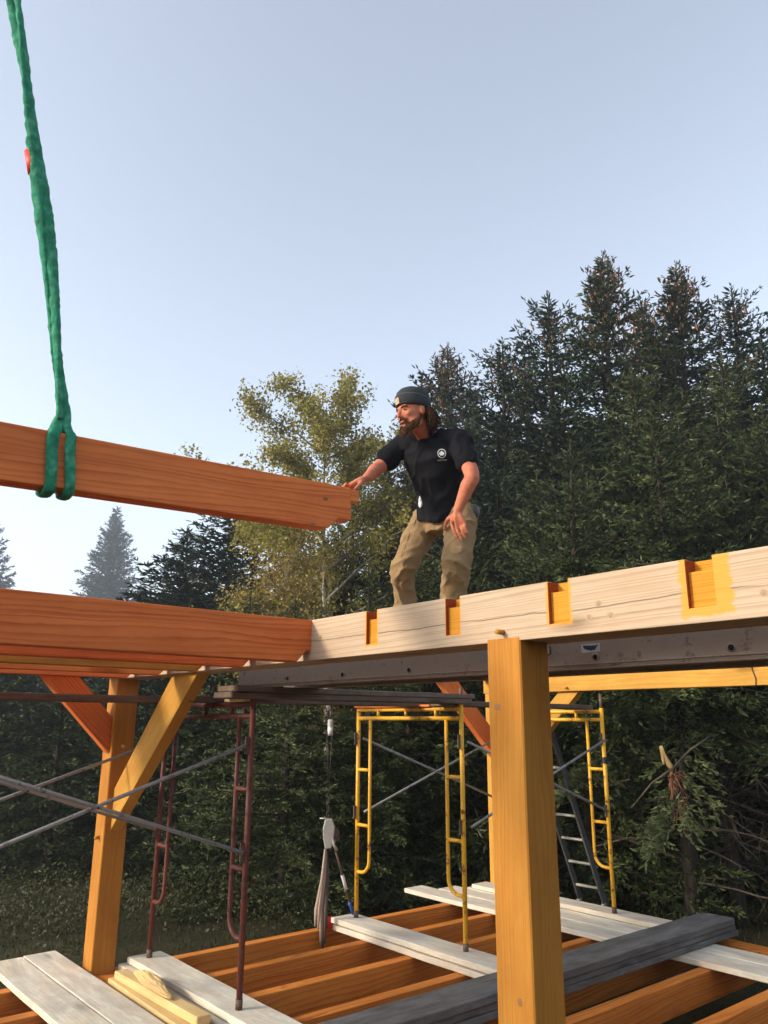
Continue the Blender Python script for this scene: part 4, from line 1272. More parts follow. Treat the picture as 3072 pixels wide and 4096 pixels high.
# ------------------------------------------------------------------ birches
def birch_meshes(name, seed, H, spread, zfirst, leafm, nleaf, lsize=0.06, bias=(0, 0)):
    rng = np.random.default_rng(seed)
    polys, rads, tips = [], [], []
    zz = np.linspace(-0.5, H * 0.97, 12)
    tr = np.stack([0.12 * np.sin(zz * 0.35 + seed), 0.12 * np.cos(zz * 0.3), zz], 1)
    Vt, Qt = tubes_np([tr], [0.10 * np.clip(1 - zz / H, 0.03, 1) ** 0.9 * H / 10 + 0.004], 8)
    trunk = mesh_np(name + "_trunk", Vt, Qt, [M['birch_bark']])
    nb = 30
    for i in range(nb):
        z = zfirst + (H * 0.95 - zfirst) * (i / nb) ** 0.9
        t = z / H
        az = i * 2.4 + rng.normal() * 0.4
        el = rng.uniform(0.45, 0.9) if t > 0.45 else rng.uniform(0.15, 0.55)
        L = spread * min(1.2 - t, 0.34 + 0.75 * t) * rng.uniform(0.7, 1.2) * (1 + 0.5 * (math.cos(az) * bias[0] + math.sin(az) * bias[1]))
        L = max(0.5, L)
        k = 8
        s = np.linspace(0, 1, k)
        an = az + np.cumsum(rng.normal(size=k) * 0.09)
        P = np.stack([np.cos(an) * s * L * math.cos(el), np.sin(an) * s * L * math.cos(el), z + L * math.sin(el) * (s - 0.22 * s ** 2) + np.cumsum(rng.normal(size=k)) * 0.03], 1)
        P[:, :2] += np.array([0.12 * np.sin(z * 0.35 + seed), 0.12 * np.cos(z * 0.3)])
        polys.append(P); rads.append((0.012 * L + 0.006) * (1 - 0.8 * s))
        for j in range(int(6 + 3 * L)):
            i0 = int(rng.integers(2, k)); dd = unit((P[i0] - P[i0 - 1])[None, :])[0]
            dd = dd + rng.normal(size=3) * 0.65; dd /= np.linalg.norm(dd)
            l2 = rng.uniform(0.25, 0.8) * (0.5 + 0.25 * L)
            m_ = 5; s2 = np.linspace(0, 1, m_)[:, None]
            Q_ = P[i0] + dd * s2 * l2 + np.cumsum(rng.normal(size=(m_, 3)), 0) * 0.03 + np.array([0, 0, -0.10]) * s2 ** 2 * l2
            polys.append(Q_); rads.append(np.linspace(0.008, 0.002, m_))
            for w in np.linspace(0.3, 1.0, 4):
                tips.append(Q_[0] * (1 - w) + Q_[-1] * w)
    V, Q = tubes_np(polys, rads, 4)
    limbs = mesh_np(name + "_limbs", V, Q, [M['birch_bark']])
    tips = np.array(tips)
    idx = rng.integers(0, len(tips), nleaf)
    c = tips[idx] + rng.normal(size=(nleaf, 3)) * 0.13
    clump = rng.normal(size=len(tips)) * 0.14
    n = unit(rng.normal(size=(nleaf, 3)) + np.array([0, 0, 0.4])); u = unit(np.cross(n, rng.normal(size=(nleaf, 3)))); v = np.cross(n, u)
    a = rng.uniform(0.6, 1.2, nleaf)[:, None] * lsize * 0.5; b = a * 0.75
    V = np.stack([c - u * a, c + v * b * 0.9, c + u * a * 1.2, c - v * b * 0.9], 1).reshape(-1, 3)
    Q = np.arange(nleaf * 4).reshape(-1, 4)
    T = np.repeat(np.clip(0.45 + clump[idx] + rng.normal(size=nleaf) * 0.2, 0, 1), 4)
    crown = mesh_np(name + "_crown", V, Q, [leafm], T)
    return [("trunk", trunk), ("limbs", limbs), ("crown", crown)]


TREE['birch'] = (10.7, birch_meshes("birch", 8, 10.7, 5.0, 3.4, M['birch_leaf'], 58000, 0.085))
TREE['gold'] = (6.0, birch_meshes("gold_birch", 15, 6.0, 2.3, 2.4, M['birch_gold'], 13000, 0.06))
tree('birch', -14.2, 10.23, 10.3, "thin-leaved yellow-green birch rising behind the man's outstretched arm", None, yaw=0.6, name="birch_tree")
x, y = ray_xy(1175, 15.0)
tree('gold', x, y, 5.9, "golden-leaved birch sapling under the end of the hanging joist", None, yaw=2.0, name="birch_tree")

# ------------------------------------------------------------------ broken branch with red dead needles
bx, by = ray_xy(2650, 9.4)
br = root("broken_branch", (bx, by, 2.2), "torn broken branch with red dead twigs hanging on the nearest bare trunk", "branch")
def ppt(px, py, d):
    v = rgt * ((px - 1536) / 3104.08) - upv * ((py - 2048) / 3104.08) + fwd
    h = math.hypot(v.x, v.y)
    return Vector((v.x / h * d, v.y / h * d, CAMZ + v.z / h * d))
DB = 9.4
tube("torn_stub", [ppt(2643, 2983, DB), ppt(2655, 3020, DB), ppt(2678, 3060, DB), ppt(2689, 3082, DB)], [0.02, 0.026, 0.035, 0.02], M['torn_wood'], br, 8, squash=0.5)
tube("torn_stub", [ppt(2643, 2985, DB), ppt(2652, 3030, DB), ppt(2655, 3058, DB)], [0.02, 0.024, 0.012], M['torn_wood'], br, 8, squash=0.5)
tube("stem", [ppt(2687, 3075, DB), ppt(2685, 3120, DB), ppt(2678, 3160, DB)], [0.016, 0.02, 0.014], M['twig_red'], br, 6)
rg2 = np.random.default_rng(77)
polys, rads = [], []
for k in range(46):
    s = ppt(2688 + rg2.uniform(-6, 14), 3090 + rg2.uniform(0, 40), DB)
    e = ppt(2705 + rg2.uniform(-25, 55), 3150 + rg2.uniform(-40, 165), DB + rg2.uniform(-0.3, 0.3))
    w = np.linspace(0, 1, 5)[:, None]
    P = np.array(s)[None, :] * (1 - w) + np.array(e)[None, :] * w + np.cumsum(rg2.normal(size=(5, 3)), 0) * 0.015
    P[:, 2] += 0.12 * (w[:, 0] * (1 - w[:, 0]))
    polys.append(P); rads.append(np.linspace(0.006, 0.003, 5))
V, Q = tubes_np(polys, rads, 4)
me = mesh_np("dead_twigs", V, Q, [M['twig_red']])
link(bpy.data.objects.new("dead_twigs", me), Matrix.Identity(4), br)
tube("long_dead_stick", [ppt(2525, 3232, DB), ppt(2610, 3130, DB), ppt(2690, 3075, DB - 0.1), ppt(2760, 3000, DB - .1), ppt(2840, 2945, DB)], [0.006, 0.010, 0.014, 0.012, 0.006], M['twig'], br, 6)

# ------------------------------------------------------------------ grass and undergrowth
rng = np.random.default_rng(9)
n = 26000
pxs = rng.uniform(-500, 3400, n); ds = rng.uniform(9.0, 24, n)
vx = rgt.x * ((pxs - 1536) / 3104.08) + fwd.x; vy = rgt.y * ((pxs - 1536) / 3104.08) + fwd.y
hh = np.hypot(vx, vy); X = vx / hh * ds; Y = vy / hh * ds
keep = ~((X > -7.2) & (Y < 7.9))
X, Y = X[keep], Y[keep]; n = len(X)
Z = np.array([gz(a, b) for a, b in zip(X, Y)]) - 0.05
base = np.stack([X, Y, Z], 1)
dr = np.stack([rng.normal(size=n) * 0.35, rng.normal(size=n) * 0.35, np.ones(n)], 1)
ln = rng.uniform(0.05, 0.16, n)
V, Q, T = sprigs(base, dr, ln, ln * 0.045, rng.uniform(0, 1, n), rng)
g = bpy.data.objects.new("grass", mesh_np("grass", V, Q, [M['grass']], T))
link(g); tag(g, "rough dark grass on the ground before the wood", "grass", kind="stuff")

# low leafy undergrowth along the edge of the wood
rng = np.random.default_rng(14)
cs = []
for i in range(150):
    px_ = rng.uniform(-500, 3300); d_ = rng.uniform(10.5, 20)
    x_, y_ = ray_xy(px_, d_)
    if x_ > -7.6 and y_ < 8.8: continue
    r_ = rng.uniform(0.3, 0.9)
    k_ = int(420 * r_)
    q = unit(rng.normal(size=(k_, 3))) * (rng.uniform(0.3, 1.0, (k_, 1)) ** 0.5) * np.array([r_, r_, r_ * 0.75])
    q[:, 2] = np.abs(q[:, 2])
    cs.append(q + np.array([x_, y_, gz(x_, y_)]))
c = np.concatenate(cs); n = len(c)
nn = unit(rng.normal(size=(n, 3)) + np.array([0, 0, 0.5])); u = unit(np.cross(nn, rng.normal(size=(n, 3)))); v = np.cross(nn, u)
a_ = rng.uniform(0.012, 0.03, n)[:, None]
V = np.stack([c - u * a_, c + v * a_ * 0.6, c + u * a_ * 1.3, c - v * a_ * 0.6], 1).reshape(-1, 3)
ug = bpy.data.objects.new("undergrowth", mesh_np("undergrowth", V, np.arange(n * 4).reshape(-1, 4), [M['grass']], np.repeat(rng.uniform(0, 0.7, n), 4)))
link(ug); tag(ug, "low dark leafy brush along the foot of the wood", "brush", kind="stuff")

# ------------------------------------------------------------------ haze
hb = bpy.data.meshes.new("haze")
S = 980.0
hv = [(sx * S, sy * S, z) for z in (-4.0, 36.0) for sx, sy in ((-1, -1), (1, -1), (1, 1), (-1, 1))]
hb.from_pydata(hv, [], [(3, 2, 1, 0), (4, 5, 6, 7), (0, 1, 5, 4), (1, 2, 6, 5), (2, 3, 7, 6), (3, 0, 4, 7)])
hm = bpy.data.materials.new("haze_air"); hm.use_nodes = True
hm.node_tree.nodes.clear()
ho = hm.node_tree.nodes.new("ShaderNodeOutputMaterial"); hp = hm.node_tree.nodes.new("ShaderNodeVolumePrincipled")
hp.inputs["Color"].default_value = (0.90, 0.95, 1.0, 1)
hp.inputs["Density"].default_value = 0.0024
hp.inputs["Anisotropy"].default_value = 0.55
hm.node_tree.links.new(hp.outputs[0], ho.inputs[1])
hb.materials.append(hm)
hz_o = bpy.data.objects.new("haze", hb)
link(hz_o); tag(hz_o, "thin pale morning haze filling the air", "haze", kind="stuff")

# ================================================================== the man
def J(px, py, Y):
    v = rgt * ((px - 1536) / 3104.08) - upv * ((py - 2048) / 3104.08) + fwd
    k = Y / v.y
    return Vector((v.x * k, Y, CAMZ + v.z * k))


def loft(secs, seg=20):
    """secs: (center, side half vector, front half vector)"""
    V, F = [], []
    for c, s, f in secs:
        c, s, f = Vector(c), Vector(s), Vector(f)
        for k in range(seg):
            a = 2 * math.pi * k / seg
            V.append(c + s * math.cos(a) + f * math.sin(a))
    n = len(secs)
    for i in range(n - 1):
        for k in range(seg):
            k2 = (k + 1) % seg
            F.append((i * seg + k, i * seg + k2, (i + 1) * seg + k2, (i + 1) * seg + k))
    b = len(V); V.append(Vector(secs[0][0])); V.append(Vector(secs[-1][0]))
    for k in range(seg):
        k2 = (k + 1) % seg
        F.append((b, k2, k)); F.append((b + 1, (n - 1) * seg + k, (n - 1) * seg + k2))
    return V, F


def limb(pts, radii, sub=5, seg=16, flat=1.0, ref=(0, -1, 0)):
    """smooth tapered limb through the joints"""
    P = [Vector(p) for p in pts]
    out, rr = [], []
    n = len(P)
    for i in range(n - 1):
        p0, p1, p2, p3 = P[max(i - 1, 0)], P[i], P[i + 1], P[min(i + 2, n - 1)]
        for j in range(sub):
            q = j / sub
            c = 0.5 * ((2 * p1) + (p2 - p0) * q + (2 * p0 - 5 * p1 + 4 * p2 - p3) * q * q + (-p0 + 3 * p1 - 3 * p2 + p3) * q ** 3)
            out.append(c); rr.append(radii[i] * (1 - q) + radii[i + 1] * q)
    out.append(P[-1]); rr.append(radii[-1])
    # rounded ends
    d0 = (out[0] - out[1]).normalized(); d1 = (out[-1] - out[-2]).normalized()
    out = [out[0] + d0 * rr[0] * 0.8, out[0] + d0 * rr[0] * 0.5] + out + [out[-1] + d1 * rr[-1] * 0.5, out[-1] + d1 * rr[-1] * 0.8]
    rr = [rr[0] * 0.45, rr[0] * 0.85] + rr + [rr[-1] * 0.85, rr[-1] * 0.45]
    V, F = tube_geo(out, rr, seg, True, flat, ref)
    return V, F


def ball(c, r, seg=16, rings=10, axes=None):
    c = Vector(c)
    if not isinstance(r, (tuple, list)): r = (r, r, r)
    ax = axes or (Vector((1, 0, 0)), Vector((0, 1, 0)), Vector((0, 0, 1)))
    V, F = [], []
    for i in range(1, rings):
        t = math.pi * i / rings
        for k in range(seg):
            a = 2 * math.pi * k / seg
            V.append(c + ax[0] * (r[0] * math.sin(t) * math.cos(a)) + ax[1] * (r[1] * math.sin(t) * math.sin(a)) + ax[2] * (r[2] * math.cos(t)))
    b = len(V); V.append(c + ax[2] * r[2]); V.append(c - ax[2] * r[2])
    for i in range(rings - 2):
        for k in range(seg):
            k2 = (k + 1) % seg
            F.append((i * seg + k, i * seg + k2, (i + 1) * seg + k2, (i + 1) * seg + k))
    for k in range(seg):
        k2 = (k + 1) % seg
        F.append((b, k2, k)); F.append((b + 1, (rings - 2) * seg + k, (rings - 2) * seg + k2))
    return V, F


def fuse(name, pieces, voxel, smooth, mat, parent=None, warp=None, iters=0):
    V, F = [], []
    for v, f in pieces:
        o = len(V); V += [tuple(p) for p in v]; F += [tuple(i + o for i in q) for q in f]
    me = bpy.data.meshes.new(name + "_raw"); me.from_pydata(V, [], F); me.update()
    ob = bpy.data.objects.new(name + "_raw", me); COL.objects.link(ob)
    rm = ob.modifiers.new("r", 'REMESH'); rm.mode = 'VOXEL'; rm.voxel_size = voxel
    if smooth:
        sm = ob.modifiers.new("s", 'SMOOTH'); sm.factor = 0.5; sm.iterations = smooth
    dg = bpy.context.evaluated_depsgraph_get()
    m2 = bpy.data.meshes.new_from_object(ob.evaluated_get(dg))
    bpy.data.objects.remove(ob); bpy.data.meshes.remove(me)
    m2.name = name
    m2.materials.clear(); m2.materials.append(mat)
    if warp:
        nrm = [v.normal.copy() for v in m2.vertices]
        for v, nv in zip(m2.vertices, nrm):
            v.co = warp(v.co, nv)
    m2.polygons.foreach_set("use_smooth", [True] * len(m2.polygons))
    m2.update()
    return link(bpy.data.objects.new(name, m2), None, parent)


# --- materials
t = NT("skin")
n = t.noise(t.coord(), 30, 4, 0.6); n2 = t.noise(t.coord(), 220, 2)
c = t.ramp(n, [(0.3, (0.44, 0.125, 0.065)), (0.55, (0.52, 0.175, 0.095)), (0.8, (0.57, 0.215, 0.125))])
t.bump(n2, 0.15, 0.002)
M['skin'] = t.fin(c, 0.6, 0, 0.2)
t.b.inputs["Subsurface Weight"].default_value = 0.05
t.b.inputs["Subsurface Radius"].default_value = (0.012, 0.004, 0.002)
def cloth(name, c, var=0.25, weave=420, fold=0.35):
    t = NT(name)
    n = t.noise(t.coord(), 9, 4, 0.6); w = t.noise(t.coord(), weave, 2); fd = t.noise(t.coord(), 22, 3, 0.55)
    k = t.math('MULTIPLY_ADD', n, var * 2, 1 - var)
    t.bump(t.math('ADD', t.math('MULTIPLY', w, 0.12), fd), fold, 0.012)
    return t.fin(t.mix(1.0, c, t.comb(k, k, k), 'MULTIPLY'), 0.9, 0, 0.15)
M['tshirt'] = cloth("navy_cotton", (0.0065, 0.0065, 0.009), 0.2)
M['khaki'] = cloth("khaki_canvas", (0.25, 0.165, 0.082), 0.22)
M['beanie'] = cloth("grey_knit", (0.036, 0.041, 0.044), 0.25, 300, 0.2)
M['beanie_seam'] = plain("knit_edge", (0.075, 0.085, 0.085), 0.9)
M['hair'] = bark("brown_hair", (0.030, 0.014, 0.008), (0.115, 0.055, 0.030), 60)
M['beard'] = bark("brown_beard", (0.045, 0.020, 0.010), (0.15, 0.070, 0.032), 60)
M['eye_white'] = plain("eye_white", (0.30, 0.25, 0.22), 0.3)
M['eye_dark'] = plain("eye_iris", (0.02, 0.015, 0.012), 0.2)
M['lip'] = plain("lip", (0.55, 0.17, 0.13), 0.5)
M['boot'] = plain("boot_leather", (0.08, 0.05, 0.03), 0.7)
M['print'] = plain("white_print", (0.62, 0.62, 0.60), 0.8)
M['patch'] = plain("tan_patch", (0.46, 0.36, 0.24), 0.7)
M['patch_mark'] = plain("gold_mark", (0.55, 0.30, 0.03), 0.6)
M['badge'] = plain("white_badge", (0.70, 0.70, 0.68), 0.5)

# --- joints
RSh, LSh = J(1600, 1792, 2.99), J(1834, 1762, 3.13)
REl, RWr = J(1512, 1872, 2.83), Vector((-3.325, 2.655, 3.262))
LEl, LWr = J(1888, 1903, 3.10), J(1832, 2040, 3.075)
NeckB, HeadC = J(1708, 1760, 3.06), J(1652, 1652, 2.91)
Chest, Belly, Pelvis = J(1735, 1850, 3.10), J(1762, 1960, 3.20), J(1778, 2055, 3.27)
RHip, LHip = J(1705, 2085, 3.27), J(1848, 2075, 3.27)
RKn, LKn = J(1610, 2278, 3.13), J(1826, 2246, 3.12)
RSi, LSi = J(1618, 2420, 3.23), J(1816, 2398, 3.22)
def below(a, b, z):
    q = (z - a.z) / (b.z - a.z)
    return a.lerp(b, q)
SOLE = 2.317
RAn, LAn = below(RKn, RSi, SOLE + 0.09), below(LKn, LSi, SOLE + 0.09)

# --- head, local axes: x = his left... (forward -Y)
tilt = Euler((math.radians(9), math.radians(-3), math.radians(180 - 6)), 'XYZ').to_matrix()
HA = (tilt @ Vector((1, 0, 0)), tilt @ Vector((0, 1, 0)), tilt @ Vector((0, 0, 1)))   # x, forward, up
# forward must point to -Y and a little down
HX, HF, HU = HA[0], HA[1], HA[2]
if HF.z > 0:
    tilt = Euler((math.radians(-9), math.radians(3), math.radians(180 - 6)), 'XYZ').to_matrix()
    HX, HF, HU = tilt @ Vector((1, 0, 0)), tilt @ Vector((0, 1, 0)), tilt @ Vector((0, 0, 1))
def H(x, f, u):
    return HeadC + HX * x + HF * f + HU * u
def hball(x, f, u, rx, rf, ru, **k):
    return ball(H(x, f, u), (rx, rf, ru), axes=(HX, HF, HU), **k)
skin = []
skin.append(hball(0, -0.012, 0.035, 0.078, 0.098, 0.092, seg=24, rings=16))       # cranium
skin.append(hball(0, 0.024, -0.022, 0.066, 0.072, 0.085, seg=24, rings=16))       # face
skin.append(hball(0, 0.048, -0.088, 0.040, 0.036, 0.034))                          # chin
skin.append(hball(0.034, 0.016, -0.068, 0.034, 0.055, 0.040)); skin.append(hball(-0.034, 0.016, -0.068, 0.034, 0.055, 0.040))   # jaw
skin.append(hball(0.036, 0.066, -0.022, 0.024, 0.022, 0.022)); skin.append(hball(-0.036, 0.066, -0.022, 0.024, 0.022, 0.022))   # cheekbones
skin.append(hball(0, 0.083, 0.026, 0.052, 0.016, 0.012))                           # brow
skin.append(limb([H(0, 0.090, 0.022), H(0, 0.104, -0.004), H(0, 0.114, -0.026), H(0, 0.100, -0.036)], [0.008, 0.0095, 0.0125, 0.009], 4, 12))   # nose
skin.append(hball(0.011, 0.098, -0.033, 0.008, 0.009, 0.007)); skin.append(hball(-0.011, 0.098, -0.033, 0.008, 0.009, 0.007))
skin.append(hball(0, 0.080, -0.062, 0.026, 0.016, 0.014))                          # mouth mass
for s in (-1, 1):
    skin.append(hball(0.078 * s, -0.012, -0.006, 0.010, 0.020, 0.032))             # ears
skin.append(limb([HeadC + HU * -0.06 + HF * -0.02, (NeckB + HeadC) / 2 + Vector((0, 0.03, -0.03)), NeckB + Vector((0, 0.01, 0.0)), Chest], [0.056, 0.056, 0.066, 0.08], 4, 18))
# torso and legs core
sx_ = (LSh - RSh).normalized()
skin.append(limb([Pelvis, Belly, Chest, NeckB], [0.10, 0.09, 0.095, 0.05], 4, 18, 0.8))
skin.append(limb([RHip, RKn, RAn], [0.060, 0.040, 0.033], 5, 14)); skin.append(limb([LHip, LKn, LAn], [0.060, 0.040, 0.033], 5, 14))
# arms
skin.append(limb([RSh + Vector((0.05, 0.05, -0.01)), RSh, RSh.lerp(REl, 0.5), REl, REl.lerp(RWr, 0.3), REl.lerp(RWr, 0.75), RWr], [0.06, 0.058, 0.048, 0.042, 0.043, 0.031, 0.0265], 5, 18))
skin.append(limb([LSh + Vector((-0.05, 0.0, -0.02)), LSh, LSh.lerp(LEl, 0.5), LEl, LEl.lerp(LWr, 0.3), LEl.lerp(LWr, 0.75), LWr], [0.06, 0.058, 0.050, 0.043, 0.044, 0.033, 0.028], 5, 18))
# right hand: palm laid on the joist end, fingers over its far side
pk = Vector((-3.352, 2.565, 3.207))
skin.append(limb([RWr, RWr.lerp(pk, 0.45) + Vector((0, 0, 0.004)), pk], [0.026, 0.031, 0.028], 4, 14, 0.62, ref=(0.0, 0.9, 0.4)))
for i, (yo, ln) in enumerate(((-0.036, 0.062), (-0.013, 0.072), (0.010, 0.068), (0.031, 0.054))):
    k0 = pk + Vector((0.0, yo, 0.0)); ye = 2.565 + yo
    k1 = Vector((-3.390, ye - 0.005, 3.184)); k2 = Vector((-3.413, ye - 0.008, 3.160)); k3 = Vector((-3.412, ye - 0.008, 3.165 - ln * 0.55))
    skin.append(limb([k0, k1, k2, k3], [0.0105, 0.010, 0.009, 0.0075], 4, 10))
skin.append(limb([RWr.lerp(pk, 0.35) + Vector((0.015, -0.004, -0.008)), Vector((-3.300, 2.588, 3.205)), Vector((-3.288, 2.560, 3.182)), Vector((-3.285, 2.540, 3.163))], [0.014, 0.0125, 0.0105, 0.0085], 4, 10))
# left hand on the thigh
def JH(px, py, dy=0.0):
    return J(px, py, 3.085 + dy)
kn = [JH(1808, 2095), JH(1827, 2101, -0.004), JH(1845, 2099, -0.002), JH(1860, 2094, 0.006)]
tp_ = [JH(1830, 2150, 0.012), JH(1848, 2160, 0.014), JH(1862, 2151, 0.018), JH(1872, 2131, 0.022)]
pm = JH(1832, 2072, -0.012)
for k_ in kn:
    skin.append(limb([LWr.lerp(pm, 0.3), LWr.lerp(k_, 0.6) + Vector((0, -0.008, 0)), k_], [0.021, 0.016, 0.0118], 4, 12))
skin.append(limb([LWr, pm, (kn[1] + kn[2]) / 2], [0.026, 0.033, 0.026], 4, 14, 0.5))
for k_, t_ in zip(kn, tp_):
    m1 = k_.lerp(t_, 0.42) + Vector((0, -0.009, 0.0)); m2_ = k_.lerp(t_, 0.75) + Vector((0, -0.005, 0.0))
    skin.append(limb([k_, m1, m2_, t_], [0.0112, 0.0100, 0.0088, 0.0072], 4, 10))
skin.append(limb([LWr.lerp(pm, 0.5) + Vector((-0.012, -0.002, 0.0)), JH(1794, 2076, 0.004), JH(1783, 2096, 0.012), JH(1778, 2120, 0.02)], [0.017, 0.0145, 0.0115, 0.0085], 4, 10))
man = fuse("person", skin, 0.0058, 3, M['skin'])
tag(man, "bearded man in dark T-shirt, khaki trousers and grey knit cap, reaching for the hanging joist", "person")

# --- T-shirt
FW = Vector((0, -1, 0))
def tsec(c, sw, fw_, sdir, up):
    s = (sdir - up * sdir.dot(up)).normalized()
    f = up.cross(s).normalized()
    return (c, s * sw, f * fw_)
tu = (NeckB - Pelvis).normalized()
sP = Vector((1, 0.05, 0)); sC = sx_
sh_mid = (RSh + LSh) / 2
shirt = [loft([tsec(Pelvis + tu * -0.012 + Vector((0, -0.012, 0)), 0.170, 0.144, sP, tu), tsec(Pelvis + tu * 0.05 + Vector((0, -0.008, 0)), 0.166, 0.140, sP, tu), tsec(Belly, 0.160, 0.124, (sP + sC) / 2, tu),
               tsec(Belly.lerp(Chest, 0.6), 0.168, 0.126, sC, tu), tsec(Chest + tu * 0.04, 0.186, 0.128, sC, tu), tsec(sh_mid + tu * -0.015, 0.190, 0.105, sC, tu),
               tsec(sh_mid + tu * 0.035, 0.135, 0.082, sC, tu), tsec(NeckB + tu * 0.012, 0.080, 0.070, sC, tu)], 28)]
shirt.append(limb([sh_mid.lerp(RSh, 0.5), RSh, RSh.lerp(REl, 0.35), RSh.lerp(REl, 0.60)], [0.075, 0.072, 0.066, 0.070], 5, 20))
shirt.append(limb([sh_mid.lerp(LSh, 0.5), LSh, LSh.lerp(LEl, 0.35), LSh.lerp(LEl, 0.62)], [0.075, 0.072, 0.068, 0.069], 5, 20))
def shirt_warp(p, nv):
    a = mnoise.noise(Vector((p.x * 9 + p.z * 5, p.y * 9, p.z * 3.5 - p.x * 4))) * 0.008
    a += max(0.0, 1 - abs(mnoise.noise(Vector((p.x * 8 - p.z * 7, p.y * 6, p.z * 5 + p.x * 8)))) * 3.0) ** 1.5 * 0.010 - 0.003
    b = mnoise.noise(Vector((p.x * 22, p.y * 22, p.z * 12))) * 0.004
    return p + nv * (a + b)
shirt_o = fuse("t_shirt", shirt, 0.008, 3, M['tshirt'], man, shirt_warp)

# --- trousers
tr_ = []
waist = Pelvis + tu * 0.055
tr_.append(loft([tsec(waist, 0.168, 0.122, sP, tu), tsec(Pelvis, 0.178, 0.130, sP, tu), tsec(Pelvis + tu * -0.06 + Vector((0, 0.0, -0.01)), 0.172, 0.128, sP, Vector((0, 0, 1))),
                 tsec(Pelvis + Vector((0, 0, -0.12)), 0.120, 0.105, sP, Vector((0, 0, 1)))], 28))
RHem, LHem = below(RKn, RSi, SOLE + 0.03), below(LKn, LSi, SOLE + 0.03)
tr_.append(limb([RHip + Vector((0.01, 0.01, 0.02)), RHip.lerp(RKn, 0.35), RHip.lerp(RKn, 0.7), RKn, RKn.lerp(RSi, 0.5), RSi, RHem], [0.104, 0.098, 0.084, 0.074, 0.066, 0.070, 0.082], 6, 22))
tr_.append(limb([LHip + Vector((-0.005, 0.01, 0.02)), LHip.lerp(LKn, 0.35), LHip.lerp(LKn, 0.7), LKn, LKn.lerp(LSi, 0.5), LSi, LHem], [0.098, 0.094, 0.086, 0.080, 0.074, 0.076, 0.084], 6, 22))
def tr_warp(p, nv):
    # folds: sharper near the knees and in the groin
    kz = math.exp(-((p.z - (RKn.z - 0.03)) / 0.10) ** 2)
    gzz = math.exp(-((p.z - (Pelvis.z - 0.12)) / 0.10) ** 2)
    bz = math.exp(-((p.z - (RSi.z - 0.02)) / 0.09) ** 2)
    q = Vector((p.x * 7 + p.z * 7, p.y * 5 + p.z * 3, p.z * 8 - p.x * 9))
    a = max(0.0, 1 - abs(mnoise.noise(q)) * 3.2) ** 1.5
    a2 = max(0.0, 1 - abs(mnoise.noise(Vector((p.x * 9 - p.z * 10, p.y * 9, p.z * 13 + p.x * 8 + 4.0)))) * 3.5) ** 1.5
    a = a + 0.45 * a2 - 0.25
    b = mnoise.noise(Vector((p.x * 15, p.y * 15, p.z * 15 + p.x * 16)))
    return p + nv * ((0.015 * kz + 0.010 * gzz + 0.015 * bz + 0.002) * a + 0.003 * b - 0.003)
trousers = fuse("trousers", tr_, 0.007, 2, M['khaki'], man, tr_warp)

# --- pocket welt and fly seam, laid on the cloth
def welt(name, pxs, r):
    from mathutils.bvhtree import BVHTree
    bvh = BVHTree.FromPolygons([v.co[:] for v in trousers.data.vertices], [p.vertices[:] for p in trousers.data.polygons])
    pts = []
    for px, py in pxs:
        d = (J(px, py, 3.2) - Vector((0, 0, CAMZ))).normalized()
        h = bvh.ray_cast(Vector((0, 0, CAMZ)), d)
        if h[0] is not None: pts.append(h[0])
    if len(pts) > 1:
        V, F = tube_geo(pts, r, 6)
        mk(name, V, F, M['khaki'], trousers, None, True)
welt("pocket_welt", [(1672, 2050), (1664, 2075), (1656, 2100)], 0.0035)
welt("fly_seam", [(1745, 2062), (1750, 2080), (1758, 2100), (1768, 2112)], 0.003)
welt("outer_seam", [(1640, 2130), (1622, 2180), (1606, 2230)], 0.0025)

# --- boots
for an, sgn in ((RAn, -1), (LAn, 1)):
    fwd_b = Vector((0.12 * sgn - 0.05, -1, 0)).normalized()
    h0_ = Vector((an.x, an.y, SOLE + 0.045))
    fuse("boot", [limb([h0_ - fwd_b * 0.06, h0_ + fwd_b * 0.05 + Vector((0, 0, -0.002)), h0_ + fwd_b * 0.17 + Vector((0, 0, -0.01))], [0.043, 0.047, 0.036], 4, 14),
                  limb([Vector((an.x, an.y + 0.01, SOLE + 0.05)), Vector((an.x, an.y + 0.01, SOLE + 0.15))], [0.052, 0.055], 3, 14)], 0.009, 2, M['boot'], man,
         lambda p, nv: Vector((p.x, p.y, max(p.z, SOLE))))

# --- knit cap
def cap_ring(u, rx, rf, seg=36, df=0.0):
    return [H(rx * math.cos(2 * math.pi * k / seg), -0.012 + df + rf * math.sin(2 * math.pi * k / seg), u) for k in range(seg)]
def revolve(profile, seg=36, slope=0.0):
    V, F = [], []
    for u, rx, rf, df in profile:
        for k in range(seg):
            a = 2 * math.pi * k / seg
            f = rf * math.sin(a)
            V.append(H(rx * math.cos(a), -0.012 + df + f, u + slope * f))
    n = len(profile)
    for i in range(n - 1):
        for k in range(seg):
            k2 = (k + 1) % seg
            F.append((i * seg + k, i * seg + k2, (i + 1) * seg + k2, (i + 1) * seg + k))
    return V, F
V, F = revolve([(0.060, 0.086, 0.106, 0), (0.085, 0.089, 0.108, -0.002), (0.110, 0.086, 0.103, -0.008), (0.132, 0.074, 0.088, -0.016), (0.148, 0.052, 0.064, -0.024), (0.157, 0.026, 0.034, -0.028), (0.159, 0.004, 0.005, -0.028)], slope=0.20)
cap = mk("knit_cap", V, F, M['beanie'], man, None, True)
V, F = revolve([(0.020, 0.083, 0.104, 0), (0.017, 0.089, 0.110, 0), (0.022, 0.093, 0.114, 0), (0.050, 0.0945, 0.1155, 0), (0.078, 0.0945, 0.1145, -0.002), (0.083, 0.0915, 0.1115, -0.002), (0.081, 0.086, 0.106, -0.002)], slope=0.20)
